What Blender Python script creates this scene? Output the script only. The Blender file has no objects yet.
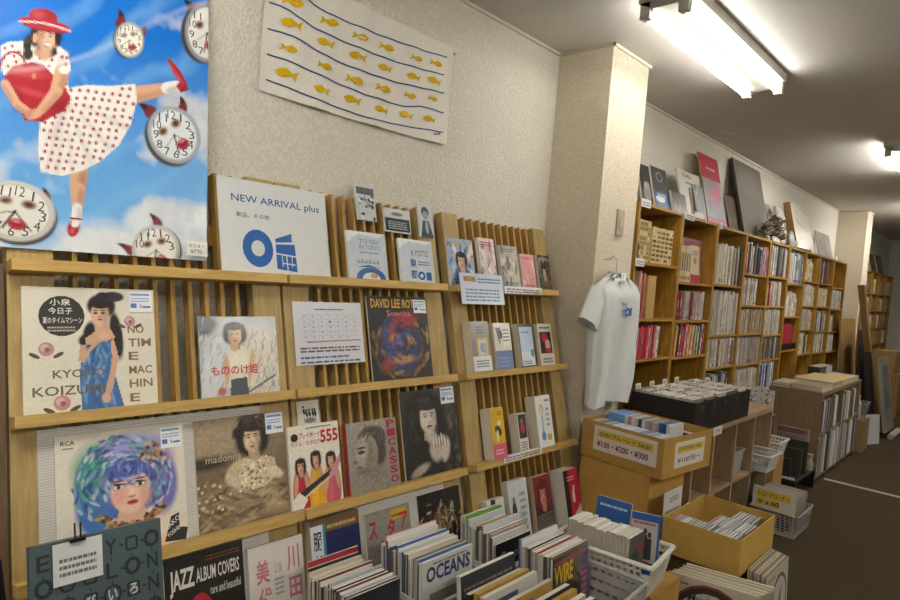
import bpy, math, random
from mathutils import Matrix, Vector, noise
random.seed(7)
SC = bpy.context.scene
COL = SC.collection
# ------------------------------------------------------------------ camera
FPX, YAW, PITCH, ROLL = 631.1254, 0.7420250, 0.0434511, 0.0790790
CF = Vector((math.cos(YAW)*math.cos(PITCH), math.sin(YAW)*math.cos(PITCH), -math.sin(PITCH)))
CR0 = Vector((math.sin(YAW), -math.cos(YAW), 0)); CU0 = CR0.cross(CF)
CR = CR0*math.cos(ROLL)+CU0*math.sin(ROLL); CU = CU0*math.cos(ROLL)-CR0*math.sin(ROLL)
CP = Vector((0, 0, 1.42))
cam = bpy.data.cameras.new('camera'); cam.sensor_width = 36; cam.lens = FPX/900*36; cam.clip_start = .02
camo = bpy.data.objects.new('camera', cam); COL.objects.link(camo)
camo.matrix_world = Matrix(((CR.x, CU.x, -CF.x, CP.x), (CR.y, CU.y, -CF.y, CP.y), (CR.z, CU.z, -CF.z, CP.z), (0, 0, 0, 1)))
SC.camera = camo
# ------------------------------------------------------------------ light and exposure
w = bpy.data.worlds.new('world'); SC.world = w; w.use_nodes = True
w.node_tree.nodes['Background'].inputs[0].default_value = (.9, .95, 1, 1)
w.node_tree.nodes['Background'].inputs[1].default_value = .0
SC.view_settings.view_transform = 'Standard'; SC.view_settings.look = 'None'
SC.view_settings.gamma = 1; SC.view_settings.use_curve_mapping = False
SC.view_settings.exposure = 1.6
TUBE = 17.0          # emission of the fluorescent tubes
TUBECOL = (1.0, .97, .91, 1)
SC.cycles.max_bounces = 6; SC.cycles.diffuse_bounces = 4
# ------------------------------------------------------------------ geometry helpers
def ray(u, v): return CF+CR*((u-450)/FPX)-CU*((v-300)/FPX)
def PY(u, v, y): d = ray(u, v); return CP+d*((y-CP.y)/d.y)
def PZ(u, v, z): d = ray(u, v); return CP+d*((z-CP.z)/d.z)
def PX(u, v, x): d = ray(u, v); return CP+d*((x-CP.x)/d.x)
def PN(u, v, p, n): d = ray(u, v); return CP+d*((p-CP).dot(n)/d.dot(n))
def s2l(c): return c/12.92 if c <= .04045 else ((c+.055)/1.055)**2.4
def H(h):
    if not isinstance(h, str): return h
    return tuple(s2l(int(h[i:i+2], 16)/255) for i in (0, 2, 4))
def jit(h, a=.08):
    c = H(h); k = 1+random.uniform(-a, a); return tuple(min(1, max(0, x*k)) for x in c)
_tx = {}
def text_mesh(s, bold=0):
    k = (s, bold)
    if k not in _tx:
        cu = bpy.data.curves.new('t', 'FONT'); cu.body = s; cu.resolution_u = 2; cu.offset = bold
        o = bpy.data.objects.new('t', cu); COL.objects.link(o)
        me = o.to_mesh()
        vs = [(v.co.x, v.co.y) for v in me.vertices]; fs = [tuple(p.vertices) for p in me.polygons]
        o.to_mesh_clear(); bpy.data.objects.remove(o); bpy.data.curves.remove(cu)
        if vs:
            x0 = min(v[0] for v in vs); x1 = max(v[0] for v in vs); y0 = min(v[1] for v in vs); y1 = max(v[1] for v in vs)
            vs = [((a-x0)/max(x1-x0, 1e-6), (b-y0)/max(y1-y0, 1e-6)) for a, b in vs]
        _tx[k] = (vs, fs)
    return _tx[k]
class B:
    def __init__(s): s.v = []; s.f = []; s.c = []
    def add(s, vs, fs, col):
        n = len(s.v); s.v += [tuple(v) for v in vs]; col = H(col)
        for f in fs: s.f.append(tuple(i+n for i in f)); s.c.append(col)
        return s
    def box(s, x0, x1, y0, y1, z0, z1, col, front=None, top=None, sides=None, M=None):
        vs = [(x0, y0, z0), (x1, y0, z0), (x1, y1, z0), (x0, y1, z0), (x0, y0, z1), (x1, y0, z1), (x1, y1, z1), (x0, y1, z1)]
        if M: vs = [M @ Vector(v) for v in vs]
        n = len(s.v); s.v += [tuple(v) for v in vs]
        for f, c in (((0, 3, 2, 1), None), ((4, 5, 6, 7), top), ((0, 1, 5, 4), front), ((1, 2, 6, 5), sides), ((2, 3, 7, 6), None), ((3, 0, 4, 7), sides)):
            s.f.append(tuple(i+n for i in f)); s.c.append(H(c if c is not None else col))
        return s
    def tube(s, pts, r, col, n=8):
        pts = [Vector(p) for p in pts]; vs = []; fs = []
        for i, p in enumerate(pts):
            d = (pts[min(i+1, len(pts)-1)]-pts[max(i-1, 0)]).normalized()
            a = d.cross(Vector((0, 0, 1)) if abs(d.z) < .9 else Vector((1, 0, 0))).normalized(); b = d.cross(a)
            rr = r[i] if isinstance(r, (list, tuple)) else r
            vs += [p+a*rr*math.cos(6.2832*k/n)+b*rr*math.sin(6.2832*k/n) for k in range(n)]
        for i in range(len(pts)-1):
            fs += [(i*n+k, i*n+(k+1) % n, (i+1)*n+(k+1) % n, (i+1)*n+k) for k in range(n)]
        fs += [tuple(range(n))[::-1], tuple(range((len(pts)-1)*n, len(pts)*n))]
        return s.add(vs, fs, col)
    def bar(s, p, q, wd, col): return s.tube([p, q], wd/2, col, 4)
    def prism(s, poly, y0, y1, col, side=None):       # polygon in x,z extruded along y
        n = len(poly)
        s.add([(x, y0, z) for x, z in poly]+[(x, y1, z) for x, z in poly], [tuple(range(n)), tuple(range(n, 2*n))[::-1]], col)
        return s.add([(x, y0, z) for x, z in poly]+[(x, y1, z) for x, z in poly], [(i, i+n, (i+1) % n+n, (i+1) % n) for i in range(n)], side or col)
    def build(s, name, mat, parent=None, M=None, smooth=False, **props):
        me = bpy.data.meshes.new(name); me.from_pydata(s.v, [], s.f)
        at = me.color_attributes.new('col', 'FLOAT_COLOR', 'CORNER')
        buf = []
        for p, c in zip(me.polygons, s.c): buf += [c[0], c[1], c[2], 1.0]*p.loop_total
        at.data.foreach_set('color', buf)
        if smooth: me.polygons.foreach_set('use_smooth', [True]*len(me.polygons))
        me.materials.append(MAT[mat]); me.update()
        o = bpy.data.objects.new(name, me); COL.objects.link(o)
        if parent: o.parent = parent
        if M is not None: o.matrix_local = M if isinstance(M, Matrix) else Matrix.Translation(M)
        for k, v in props.items(): o[k] = v
        return o
def thing(name, label, cat, M=None, group=None):
    o = bpy.data.objects.new(name, None); COL.objects.link(o); o.empty_display_size = .05
    if M is not None: o.matrix_world = M if isinstance(M, Matrix) else Matrix.Translation(M)
    o['label'] = label; o['category'] = cat
    if group: o['group'] = group
    return o
def tag(o, label, cat, group=None):
    o['label'] = label; o['category'] = cat
    if group: o['group'] = group
    return o
# ------------------------------------------------------------------ flat printed art: local x right, z up, faces -y
class Art:
    """collects printed shapes in unit coordinates of a w x h sheet whose front is at y = y0"""
    def __init__(s, b, w, h, y0, clip=True): s.b = b; s.w = w; s.h = h; s.y = y0; s.clip = clip
    def _c(s, pts):
        if not s.clip: return pts
        for ax, lim, sg in ((0, 0, 1), (0, 1, -1), (1, 0, 1), (1, 1, -1)):
            out = []
            for i in range(len(pts)):
                a, b = pts[i-1], pts[i]
                ia, ib = (a[ax]-lim)*sg >= 0, (b[ax]-lim)*sg >= 0
                if ia != ib:
                    t = (lim-a[ax])/(b[ax]-a[ax]); out.append((a[0]+(b[0]-a[0])*t, a[1]+(b[1]-a[1])*t))
                if ib: out.append(b)
            pts = out
            if len(pts) < 3: return []
        return pts
    def up(s, k=1): s.y -= .00004*k
    def p(s, pts, col):
        s.up(); pts = s._c(pts)
        if len(pts) < 3: return s
        ar = sum(pts[i-1][0]*pts[i][1]-pts[i][0]*pts[i-1][1] for i in range(len(pts)))
        if ar < 0: pts = pts[::-1]
        s.b.add([(x*s.w, s.y, z*s.h) for x, z in pts], [tuple(range(len(pts)))], col); return s
    def r(s, x0, y0, x1, y1, col): return s.p([(x0, y0), (x1, y0), (x1, y1), (x0, y1)], col)
    def e(s, cx, cy, rx, ry, col, a=0, n=18):
        ca, sa = math.cos(a), math.sin(a); k = s.w/s.h
        pts = []
        for i in range(n):
            x = rx*math.cos(6.2832*i/n); y = ry*math.sin(6.2832*i/n)
            pts.append((cx+x*ca-y*sa/k, cy+x*k*sa+y*ca))
        return s.p(pts, col)
    def line(s, pts, wd, col):
        k = s.w/s.h
        for a, b in zip(pts, pts[1:]):
            dx, dy = (b[0]-a[0])*k, b[1]-a[1]; L = math.hypot(dx, dy) or 1
            nx, ny = -dy/L*wd/2/k, dx/L*wd/2
            s.p([(a[0]+nx, a[1]+ny), (b[0]+nx, b[1]+ny), (b[0]-nx, b[1]-ny), (a[0]-nx, a[1]-ny)], col); s.up(-1)
        s.up(); return s
    def t(s, txt, x, y, wd, ht, col, bold=0, rot=0):
        """text in the box whose lower corner is x,y"""
        vs, fs = text_mesh(txt, bold); s.up()
        ca, sa = math.cos(rot), math.sin(rot)
        out = []
        for a, b in vs:
            X = a*wd*s.w; Z = b*ht*s.h
            out.append((x*s.w+X*ca-Z*sa, s.y, y*s.h+X*sa+Z*ca))
        s.b.add(out, fs, col); return s
    def lines(s, x, y, wd, ht, n, col, fill=.5):
        """n lines of small print"""
        s.up()
        for i in range(n):
            yy = y+ht*(1-(i+1)/n); x0 = x
            while x0 < x+wd:
                l = random.uniform(.02, .09)*wd*1.5
                s.p([(x0, yy), (min(x0+l, x+wd), yy), (min(x0+l, x+wd), yy+ht/n*fill), (x0, yy+ht/n*fill)], col); s.up(-1)
                x0 += l+wd*.02
        return s
    def person(s, cx, cy, k, skin, hair, cloth, lip='a83a3a', long=1, body=True, look=0):
        """a plain head and shoulders, k = head height in units of the sheet height"""
        q = s.h/s.w; X = lambda a: cx+a*k*q; Y = lambda a: cy+a*k
        if long: s.e(X(0), Y(-.12), .52*k*q, .78*k, hair)
        if body:
            s.p([(X(-.2), Y(-.4)), (X(-.95), Y(-.85)), (X(-1.15), Y(-2.2)), (X(1.15), Y(-2.2)), (X(.95), Y(-.85)), (X(.2), Y(-.4))], cloth)
        s.p([(X(-.17), Y(-.35)), (X(-.22), Y(-.72)), (X(0), Y(-.9)), (X(.22), Y(-.72)), (X(.17), Y(-.35))], skin)
        s.e(X(0), Y(.1), .46*k*q, .52*k, hair)
        s.e(X(look*.05), Y(-.03), .35*k*q, .46*k, skin)
        s.p([(X(-.4), Y(.1)), (X(-.3), Y(.42)), (X(.1), Y(.5)), (X(.4), Y(.3)), (X(.4), Y(.05)), (X(.25), Y(.25)), (X(-.15), Y(.3))], hair)
        for d in (-.15, .15):
            s.e(X(d+look*.05), Y(.02), .075*k*q, .032*k, 'f0ece4'); s.e(X(d+look*.05), Y(.02), .034*k*q, .034*k, '201814')
            s.line([(X(d-.08+look*.05), Y(.11)), (X(d+.08+look*.05), Y(.12))], .022*k, hair)
        s.line([(X(.02+look*.08), Y(.0)), (X(.05+look*.08), Y(-.17)), (X(-.01+look*.08), Y(-.18))], .016*k, tuple(c*.6 for c in H(skin)))
        s.e(X(look*.05), Y(-.29), .1*k*q, .036*k, lip); return s
def sheet(name, label, cat, wd, ht, th, face, M, edge='e8e4da', mat='gloss', group=None, back=None):
    """a flat thing: sleeve, book, card; origin at its lower front corner, front at y=0 facing -y; returns (builder, art, finish)"""
    b = B(); b.box(0, wd, 0, th, 0, ht, edge, front=face, top=edge, sides=edge)
    a = Art(b, wd, ht, -.0002)
    def done(**kw):
        o = b.build(name, mat, M=M); tag(o, label, cat, group); return o
    return b, a, done
# ------------------------------------------------------------------ printed photographs: small soft pictures laid down as fine coloured cells
import numpy as np
class Pic:
    def __init__(s, nx, nz, bg, seed=1):
        s.nx, s.nz = nx, nz; s.im = np.zeros((nz, nx, 3))+np.array(H(bg)); s.rng = np.random.RandomState(seed)
        s.X, s.Z = np.meshgrid((np.arange(nx)+.5)/nx, (np.arange(nz)+.5)/nz); s.k = nx/nz
    def mix(s, m, col): c = np.array(H(col)) if isinstance(col, (str, tuple)) else col; s.im = s.im*(1-m[..., None])+c*m[..., None]; return s
    def e(s, cx, cy, rx, ry, col, soft=.25, a=0, op=1):
        dx, dz = (s.X-cx), (s.Z-cy); ca, sa = math.cos(a), math.sin(a); u = (dx*ca+dz*sa)/rx; v = (-dx*sa+dz*ca)/ry
        d = np.sqrt(u*u+v*v); return s.mix(np.clip((1+soft*.5-d)/max(soft, .02), 0, 1)*op, col)
    def g(s, a, b, axis='z'):
        t = s.Z if axis == 'z' else s.X; A, C = np.array(H(a)), np.array(H(b)); s.im = A+(C-A)*t[..., None]; return s
    def poly(s, pts, col, op=1):
        ins = np.zeros(s.X.shape, bool)
        for i in range(len(pts)):
            (x0, y0), (x1, y1) = pts[i-1], pts[i]
            if y0 == y1: continue
            ins ^= ((y0 > s.Z) != (y1 > s.Z)) & (s.X < (x1-x0)*(s.Z-y0)/(y1-y0)+x0)
        return s.mix(ins.astype(float)*op, col)
    def noise(s, amt, sc=1):
        n = s.rng.rand(s.nz, s.nx)
        for _ in range(sc): n = (n+np.roll(n, 1, 0)+np.roll(n, 1, 1)+np.roll(n, -1, 0)+np.roll(n, -1, 1))/5
        n = (n-n.mean())/max(n.std(), 1e-6); s.im = np.clip(s.im*(1+amt*n[..., None]), 0, 1); return s
    def strands(s, cx, cy, r0, r1, a0, a1, n, cols, w=.02, L=.06):
        for i in range(n):
            an = s.rng.uniform(a0, a1); r = s.rng.uniform(r0, r1); s.e(cx+r*math.cos(an), cy+r*math.sin(an)*s.k, L*s.rng.uniform(.6, 1.3), w*s.rng.uniform(.6, 1.3), cols[s.rng.randint(len(cols))], .5, an+1.57+s.rng.uniform(-.5, .5), .75)
        return s
    def head(s, cx, cy, k, skin, hair, lip='9c4a48', hairlen=1.0, lit=-1, turn=0, dark=None, hw=1.0, hl=None):
        """a softly lit head, k = face half-height in units of the picture height"""
        q = 1/s.k; sk = np.array(H(skin)); sh = tuple(sk*.45); hi = tuple(np.clip(sk*1.18, 0, 1)); X = lambda a: cx+a*k*q; Z = lambda a: cy+a*k
        hh = tuple(np.array(H(hair))*1.9+.01) if hl is None else H(hl)
        s.e(X(0), Z(.25-.45*hairlen), 1.12*hw*k*q, (1.05+.6*hairlen)*k, hair, .3)
        s.poly([(X(-.42), Z(-.6)), (X(-.5), Z(-1.5)), (X(.5), Z(-1.5)), (X(.42), Z(-.6))], sh); s.e(X(.1*lit*-1), Z(-1.2), .42*k*q, .55*k, tuple(sk*.8), .6)
        s.e(X(.1*turn), Z(.0), .72*k*q, 1.0*k, tuple(sk*.85), .18); s.e(X(.18*lit*-1*-1+.1*turn), Z(.05), .5*k*q, .8*k, skin, .8); s.e(X(.45*lit+.1*turn), Z(-.05), .22*k*q, .6*k, hi, 1.2, 0, .5)
        s.e(X(-.55*lit+.1*turn), Z(-.1), .25*k*q, .8*k, sh, 1.2, 0, .55)
        for d in (-.3, .3):
            e = d+.16*turn; s.e(X(e), Z(.14), .2*k*q, .11*k, sh, .8, 0, .6); s.e(X(e), Z(.11), .13*k*q, .06*k, 'd8d2c8', .4, 0, .8); s.e(X(e), Z(.11), .065*k*q, .07*k, '17120f', .3); s.e(X(e), Z(.33), .2*k*q, .04*k, hair, .7, 0, .9)
        s.e(X(.04+.2*turn), Z(-.18), .1*k*q, .22*k, hi, 1.2, 0, .5); s.e(X(.04+.2*turn), Z(-.34), .16*k*q, .06*k, sh, .9, 0, .7)
        s.e(X(.02+.16*turn), Z(-.58), .24*k*q, .085*k, lip, .5); s.e(X(.02+.16*turn), Z(-.57), .22*k*q, .02*k, sh, .8, 0, .7); s.e(X(0), Z(-.78), .2*k*q, .06*k, sh, 1, 0, .3)
        s.e(X(-.05*lit), Z(.95), .86*hw*k*q, .44*k, hair, .3); s.e(X(-.82*hw), Z(.15), .25*k*q, (.8+.3*hairlen)*k, hair, .4); s.e(X(.82*hw), Z(.15), .25*k*q, (.8+.3*hairlen)*k, hair, .4)
        s.e(X(.35*lit), Z(1.0), .4*k*q, .16*k, hh, 1.2, .3, .45)
        return s
    def put(s, a, x0=0, z0=0, x1=1, z1=1):
        a.up(); im = s.im; b = a.b; w, h = a.w, a.h; n0 = len(b.v)
        for j in range(s.nz+1):
            for i in range(s.nx+1): b.v.append(((x0+(x1-x0)*i/s.nx)*w, a.y, (z0+(z1-z0)*j/s.nz)*h))
        m = s.nx+1
        for j in range(s.nz):
            for i in range(s.nx):
                b.f.append((n0+j*m+i, n0+j*m+i+1, n0+(j+1)*m+i+1, n0+(j+1)*m+i)); b.c.append(tuple(im[j, i]))
        return a
ORD = ['first', 'second', 'third', 'fourth', 'fifth', 'sixth', 'seventh', 'eighth', 'ninth', 'tenth', 'eleventh', 'twelfth', 'thirteenth', 'fourteenth', 'fifteenth', 'sixteenth', 'seventeenth', 'eighteenth', 'nineteenth', 'twentieth'] + ['twenty-'+x for x in ('first', 'second', 'third', 'fourth', 'fifth', 'sixth', 'seventh', 'eighth', 'ninth')] + ['thirtieth'] + ['thirty-'+x for x in ('first', 'second', 'third', 'fourth', 'fifth', 'sixth', 'seventh', 'eighth', 'ninth')]
# ------------------------------------------------------------------ materials
MAT = {}
def mk(name, rough=.6, kind=None, spec=.4, coat=0, metal=0, trans=0, bump=0, scale=1, amt=.15, base=None, emit=None):
    m = bpy.data.materials.new(name); m.use_nodes = True; nt = m.node_tree; N = nt.nodes; L = nt.links
    bs = N['Principled BSDF']; bs.inputs['Roughness'].default_value = rough; bs.inputs['Specular IOR Level'].default_value = spec
    bs.inputs['Coat Weight'].default_value = coat; bs.inputs['Metallic'].default_value = metal; bs.inputs['Coat Roughness'].default_value = .15
    if trans: bs.inputs['Transmission Weight'].default_value = trans
    at = N.new('ShaderNodeAttribute'); at.attribute_name = 'col'; src = at.outputs['Color']
    tc = N.new('ShaderNodeTexCoord'); mp = N.new('ShaderNodeMapping'); L.new(tc.outputs['Object'], mp.inputs[0])
    fac = None
    if kind == 'wood':
        mp.inputs['Scale'].default_value = scale if isinstance(scale, tuple) else (14, 14, 1.6)
        n = N.new('ShaderNodeTexNoise'); n.inputs['Scale'].default_value = 5; n.inputs['Detail'].default_value = 5; n.inputs['Distortion'].default_value = .6
        L.new(mp.outputs[0], n.inputs[0]); fac = n.outputs[0]
    elif kind == 'noise':
        n = N.new('ShaderNodeTexNoise'); n.inputs['Scale'].default_value = scale; n.inputs['Detail'].default_value = 4
        L.new(mp.outputs[0], n.inputs[0]); fac = n.outputs[0]
    elif kind == 'voronoi':
        n = N.new('ShaderNodeTexVoronoi'); n.inputs['Scale'].default_value = scale; mp.inputs['Scale'].default_value = (1, 1, .7)
        L.new(mp.outputs[0], n.inputs[0]); fac = n.outputs['Distance']
    elif kind == 'rib':
        n = N.new('ShaderNodeTexWave'); n.wave_type = 'BANDS'; n.bands_direction = 'Z'; n.inputs['Scale'].default_value = scale
        L.new(mp.outputs[0], n.inputs[0]); fac = n.outputs['Fac']
    elif kind == 'weave':
        mp.inputs['Scale'].default_value = (90, 90, 230)
        n = N.new('ShaderNodeTexNoise'); n.inputs['Scale'].default_value = 1; n.inputs['Detail'].default_value = 2
        L.new(mp.outputs[0], n.inputs[0]); fac = n.outputs[0]
    elif kind == 'brick':
        n = N.new('ShaderNodeTexBrick'); n.inputs['Scale'].default_value = scale; L.new(mp.outputs[0], n.inputs[0]); fac = n.outputs['Fac']
    if fac is not None:
        rp = N.new('ShaderNodeMapRange'); rp.inputs['From Min'].default_value = .25; rp.inputs['From Max'].default_value = .75
        rp.inputs['To Min'].default_value = 1-amt; rp.inputs['To Max'].default_value = 1+amt*.6; rp.clamp = True
        L.new(fac, rp.inputs[0])
        mx = N.new('ShaderNodeVectorMath'); mx.operation = 'SCALE'; L.new(src, mx.inputs[0]); L.new(rp.outputs[0], mx.inputs['Scale']); src = mx.outputs[0]
        if bump:
            bp = N.new('ShaderNodeBump'); bp.inputs['Strength'].default_value = bump; bp.inputs['Distance'].default_value = .004
            L.new(fac, bp.inputs['Height']); L.new(bp.outputs[0], bs.inputs['Normal'])
    L.new(src, bs.inputs['Base Color'])
    if emit:
        bs.inputs['Emission Color'].default_value = TUBECOL; bs.inputs['Emission Strength'].default_value = emit
    MAT[name] = m
mk('paper', .65, 'noise', scale=60, amt=.05)
mk('gloss', .32, 'noise', scale=40, amt=.04, coat=.25)
mk('bag', .25, 'noise', scale=30, amt=.1, coat=.6, bump=.25)
mk('wood', .5, 'wood', amt=.28, bump=.06)
mk('woodx', .5, 'wood', scale=(1.6, 14, 14), amt=.24, bump=.05)
mk('pine', .45, 'wood', scale=(9, 9, 1.2), amt=.45, bump=.05)
mk('card', .8, 'noise', scale=25, amt=.1, spec=.15)
mk('plastic', .4, 'noise', scale=20, amt=.05)
mk('wallpaper', .85, 'voronoi', scale=130, amt=.09, bump=.85, spec=.2)
mk('weave', .9, 'weave', amt=.22, bump=.5, spec=.1)
mk('ceil', .9, 'noise', scale=70, amt=.06, bump=.35, spec=.1)
mk('carpet', .95, 'noise', scale=160, amt=.45, bump=.5, spec=.05)
mk('rib', .45, 'rib', scale=48, amt=.12, bump=.3)
mk('cloth', .9, 'noise', scale=220, amt=.12, bump=.2, spec=.1)
mk('metal', .35, 'noise', scale=20, amt=.05, metal=.8)
mk('black', .5, 'noise', scale=50, amt=.2)
mk('tube', .4, emit=TUBE*1.15); mk('tube_dim', .4, emit=TUBE*.46); mk('tube_mid', .4, emit=TUBE*.85)
mk('clear', .15, trans=.75, coat=.3)
# ================================================================== THE ROOM
YW, ZC = 1.93, 2.61
XB, XF, YR = -2.6, 13.6, -2.6
def struct(name, b, mat, M=None): return b.build(name, mat, M=M, kind='structure')
struct('floor', B().box(XB, XF, YR, YW+.1, -.1, 0, '4c4232'), 'carpet')
struct('ceiling', B().box(XB, XF, YR, YW+.1, ZC, ZC+.1, 'cfcbc4'), 'ceil')
WALLC = 'd8d3c6'
struct('wall_left', B().box(XB, XF, YW, YW+.1, 0, ZC, WALLC), 'wallpaper')
struct('wall_right', B().box(XB, XF, YR-.1, YR, 0, ZC, WALLC), 'wallpaper')
struct('wall_back', B().box(XB-.1, XB, YR, YW+.1, 0, ZC, WALLC), 'wallpaper')
struct('wall_far', B().box(XF, XF+.1, YR, YW+.1, 0, ZC, WALLC), 'wallpaper')
PX0, PX1, PYF = 2.807, 3.195, 1.616
def pillar(name, x0, x1, y0):
    b = B()
    b.add([(x0, y0, 0), (x1, y0, 0), (x1, YW, 0), (x0, YW, 0), (x0, y0, ZC), (x1, y0, ZC), (x1, YW, ZC), (x0, YW, ZC)], [(0, 1, 5, 4), (1, 2, 6, 5), (3, 0, 4, 7)], 'd8cdb8')
    return struct(name, b, 'weave')
pillar('wall_pillar', PX0, PX1, PYF); pillar('wall_pillar', 9.40, 9.76, 1.605)
b = B(); b.box(XB, PX0, YW-.012, YW, ZC-.014, ZC, 'cfc8b6'); struct('trim_1', b, 'paper')
b = B(); b.box(PX1, 9.40, YW-.012, YW, ZC-.014, ZC, 'cfc8b6'); struct('trim_2', b, 'paper')
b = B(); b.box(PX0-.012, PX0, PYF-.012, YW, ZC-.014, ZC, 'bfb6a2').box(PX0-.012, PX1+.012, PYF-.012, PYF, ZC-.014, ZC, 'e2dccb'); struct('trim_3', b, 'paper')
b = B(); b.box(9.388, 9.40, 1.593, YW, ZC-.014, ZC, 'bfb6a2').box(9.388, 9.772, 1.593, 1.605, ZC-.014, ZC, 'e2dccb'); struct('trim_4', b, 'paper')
b = B(); b.box(5.80, 5.85, -1.5, 1.10, 0, .002, 'a89c86'); o = b.build('floor_tape', 'paper'); tag(o, 'pale strip of tape stuck across the dark carpet', 'tape')
# fluorescent fittings
def fitting(x0, y, label, L=1.27, tm='tube'):
    t = thing('fluorescent_lamp', label, 'lamp', (x0, y, 2.52), 'twin tube lamps on the ceiling')
    B().prism([(-.11, .045), (-.05, .015), (.05, .015), (.11, .045), (.11, .09), (-.11, .09)], 0, L, 'b4b0a4').build('housing', 'plastic', t, M=Matrix.Rotation(math.radians(-90), 4, 'Z') @ Matrix.Translation((0, 0, 0)))
    for dy in (-.08, .08):
        B().tube([(.035, dy, 0), (L-.035, dy, 0)], .0165, 'ffffff', 12).build('tube', tm, t, smooth=True)
        for xx in (0, L-.035):
            B().box(xx, xx+.035, dy-.02, dy+.02, -.019, .045, 'cdc8ba').build('tube_holder', 'plastic', t)
    return t
fitting(2.38, 1.165, 'twin tube ceiling lamp above the pillar', tm='tube_dim')
fitting(5.45, .77, 'small far twin tube ceiling lamp beyond the pillar', tm='tube_mid')
fitting(8.65, .77, 'twin tube ceiling lamp over the far end of the aisle')
fitting(-.75, 1.0, 'twin tube ceiling lamp over the wooden display racks')
fitting(-.8, -1.4, 'twin tube ceiling lamp behind the viewer')
fitting(2.4, -1.4, 'twin tube ceiling lamp over the open floor')
fitting(5.6, -1.4, 'twin tube ceiling lamp over the far open floor')
# small marks on the ceiling near the wall
for i, (a, c) in enumerate((((720, 131), (737, 135)), ((734, 149), (750, 149)))):
    p, q = PZ(*a, ZC-.003), PZ(*c, ZC-.003)
    b = B().box(0, (q-p).length, -.02, .02, 0, .003, 'd8d2c4'); d = q-p
    o = b.build('ceiling_patch', 'paper', M=Matrix.Translation(p) @ Matrix.Rotation(math.atan2(d.y, d.x), 4, 'Z')); tag(o, 'thin filler patch on the ceiling, %s' % ('above the pink poster' if i == 0 else 'above the big grey board'), 'patch')
# ================================================================== DISPLAY RACKS
TH = .25
WOOD = 'c2a05c'; WOOD2 = 'ab8746'
def rackM(x=0): return Matrix.Translation((x, 1.4546, 0)) @ Matrix.Rotation(-TH, 4, 'X')
RM = rackM(); RMI = RM.inverted()
RN = (RM.to_3x3() @ Vector((0, 1, 0)))
def RK(u, v, off=0):
    p = PN(u, v, RM @ Vector((0, off, 0)), RN); q = RMI @ p; return q.x, q.z
LEDGE = [1.406, 1.037, .667, .296]; RTOP = 1.729
def rack(x0, x1, label, nsl, panel):
    t = thing('display_rack', label, 'rack', rackM(x0), 'slatted display racks'); W = x1-x0
    for xa in (0, W-.098):
        B().box(xa, xa+.098, 0, .038, .0, RTOP, 'b39862').build('stile', 'wood', t)
    for i in range(nsl):
        xa = .098+(W-.196)*(i+1)/(nsl+1)
        B().box(xa-.006, xa+.006, .004, .038, .06, RTOP-.006, WOOD2).build('slat', 'wood', t)
    for zz in (.05, .8, 1.5):
        B().box(.098, W-.098, .0385, .0425, zz, zz+.06, 'a37c46').build('rail', 'woodx', t)
    for s in LEDGE:
        b = B(); b.box(.0, W, -.046, -.001, s-.028, s, WOOD)
        b.build('ledge', 'woodx', t)
    if panel: B().box(.054 if panel > .9 else .102, W-.1, -.0016, -.0006, .31, panel, 'cfccc6').build('ribbed_panel', 'rib', t)
    B().box(0, W, -.046, 0, .0, .03, WOOD2).build('foot_rail', 'woodx', t)
    return t
rack(.392, 1.135, 'slatted wooden wall rack under the big poster of the girl', 10, 1.0)
b = B().box(0, .034, 0, .036, .25, 1.40, '6a5238'); o = b.build('shade_board', 'wood', M=rackM(.352)); tag(o, 'added narrow board, coloured dark for shade, beside the first display rack', 'board')  # added stand-in for shadowed wood past the rack; shade is in its colour
rack(1.146, 1.897, 'middle slatted wooden wall rack holding the printed calendar sheet', 11, .63)
rack(1.953, 2.722, 'slatted wooden wall rack full of books, beside the pillar', 10, None)
def rk4(TL, TR, BR, BL, t=.004, ledge=None):
    """a flat thing standing on the rack slope: its matrix, width and height from the four corners of its front"""
    q = [RK(u, v, -t) for u, v in (TL, TR, BR, BL)]
    x0 = (q[0][0]+q[3][0])/2; x1 = (q[1][0]+q[2][0])/2; z0 = (q[2][1]+q[3][1])/2; z1 = (q[0][1]+q[1][1])/2
    if ledge is not None: z0 = LEDGE[ledge]+.0008
    return RM @ Matrix.Translation((x0, -t, z0)), x1-x0, z1-z0
def price(parent, wd, ht, x0, z0, pw, ph, y):
    b = B().box(0, pw, -.0012, -.0002, 0, ph, 'e9edf2')
    a = Art(b, pw, ph, -.0014); a.r(.06, .8, .9, .9, '7d9cc9').r(.06, .2, .32, .42, '5580c0').lines(.08, .5, .8, .25, 2, '8fa6c8').t('¥', .45, .18, .1, .22, '4a5a78').lines(.58, .2, .35, .2, 1, '4a5a78')
    return b.build('price_sticker', 'paper', parent, M=(x0, y, z0))
# ------------------------------------------------------------------ big poster (printed picture in photo pixels on its own plane)
PO = Vector((0, 1.800, 1.385)); PT = math.atan(.115)
PM = Matrix.Translation(PO) @ Matrix.Rotation(-PT, 4, 'X'); PMI = PM.inverted(); PNn = PM.to_3x3() @ Vector((0, 1, 0))
def PPo(u, v): q = PMI @ PN(u, v, PM @ Vector((0, 0, 0)), PNn); return q.x, q.z
PXL, PXR, PH = .17, PPo(207.5, 130)[0], 1.03
PW = PXR-PXL
SSx, SSz = 360, 520
P = Pic(SSx, SSz, '1478d6', 2); P.k = 1.0
gx = PXL+PW*P.X; gz = .012+PH*P.Z; PR3 = PM.to_3x3(); o0 = PM.translation
wx = gx; wy = o0.y+gz*PR3[1][2]; wz = o0.z+gz*PR3[2][2]
rx_, ry_, rz_ = wx-CP.x, wy-CP.y, wz-CP.z
dd = rx_*CF.x+ry_*CF.y+rz_*CF.z; cu = P.X.copy(); cv = P.Z.copy()
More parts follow.
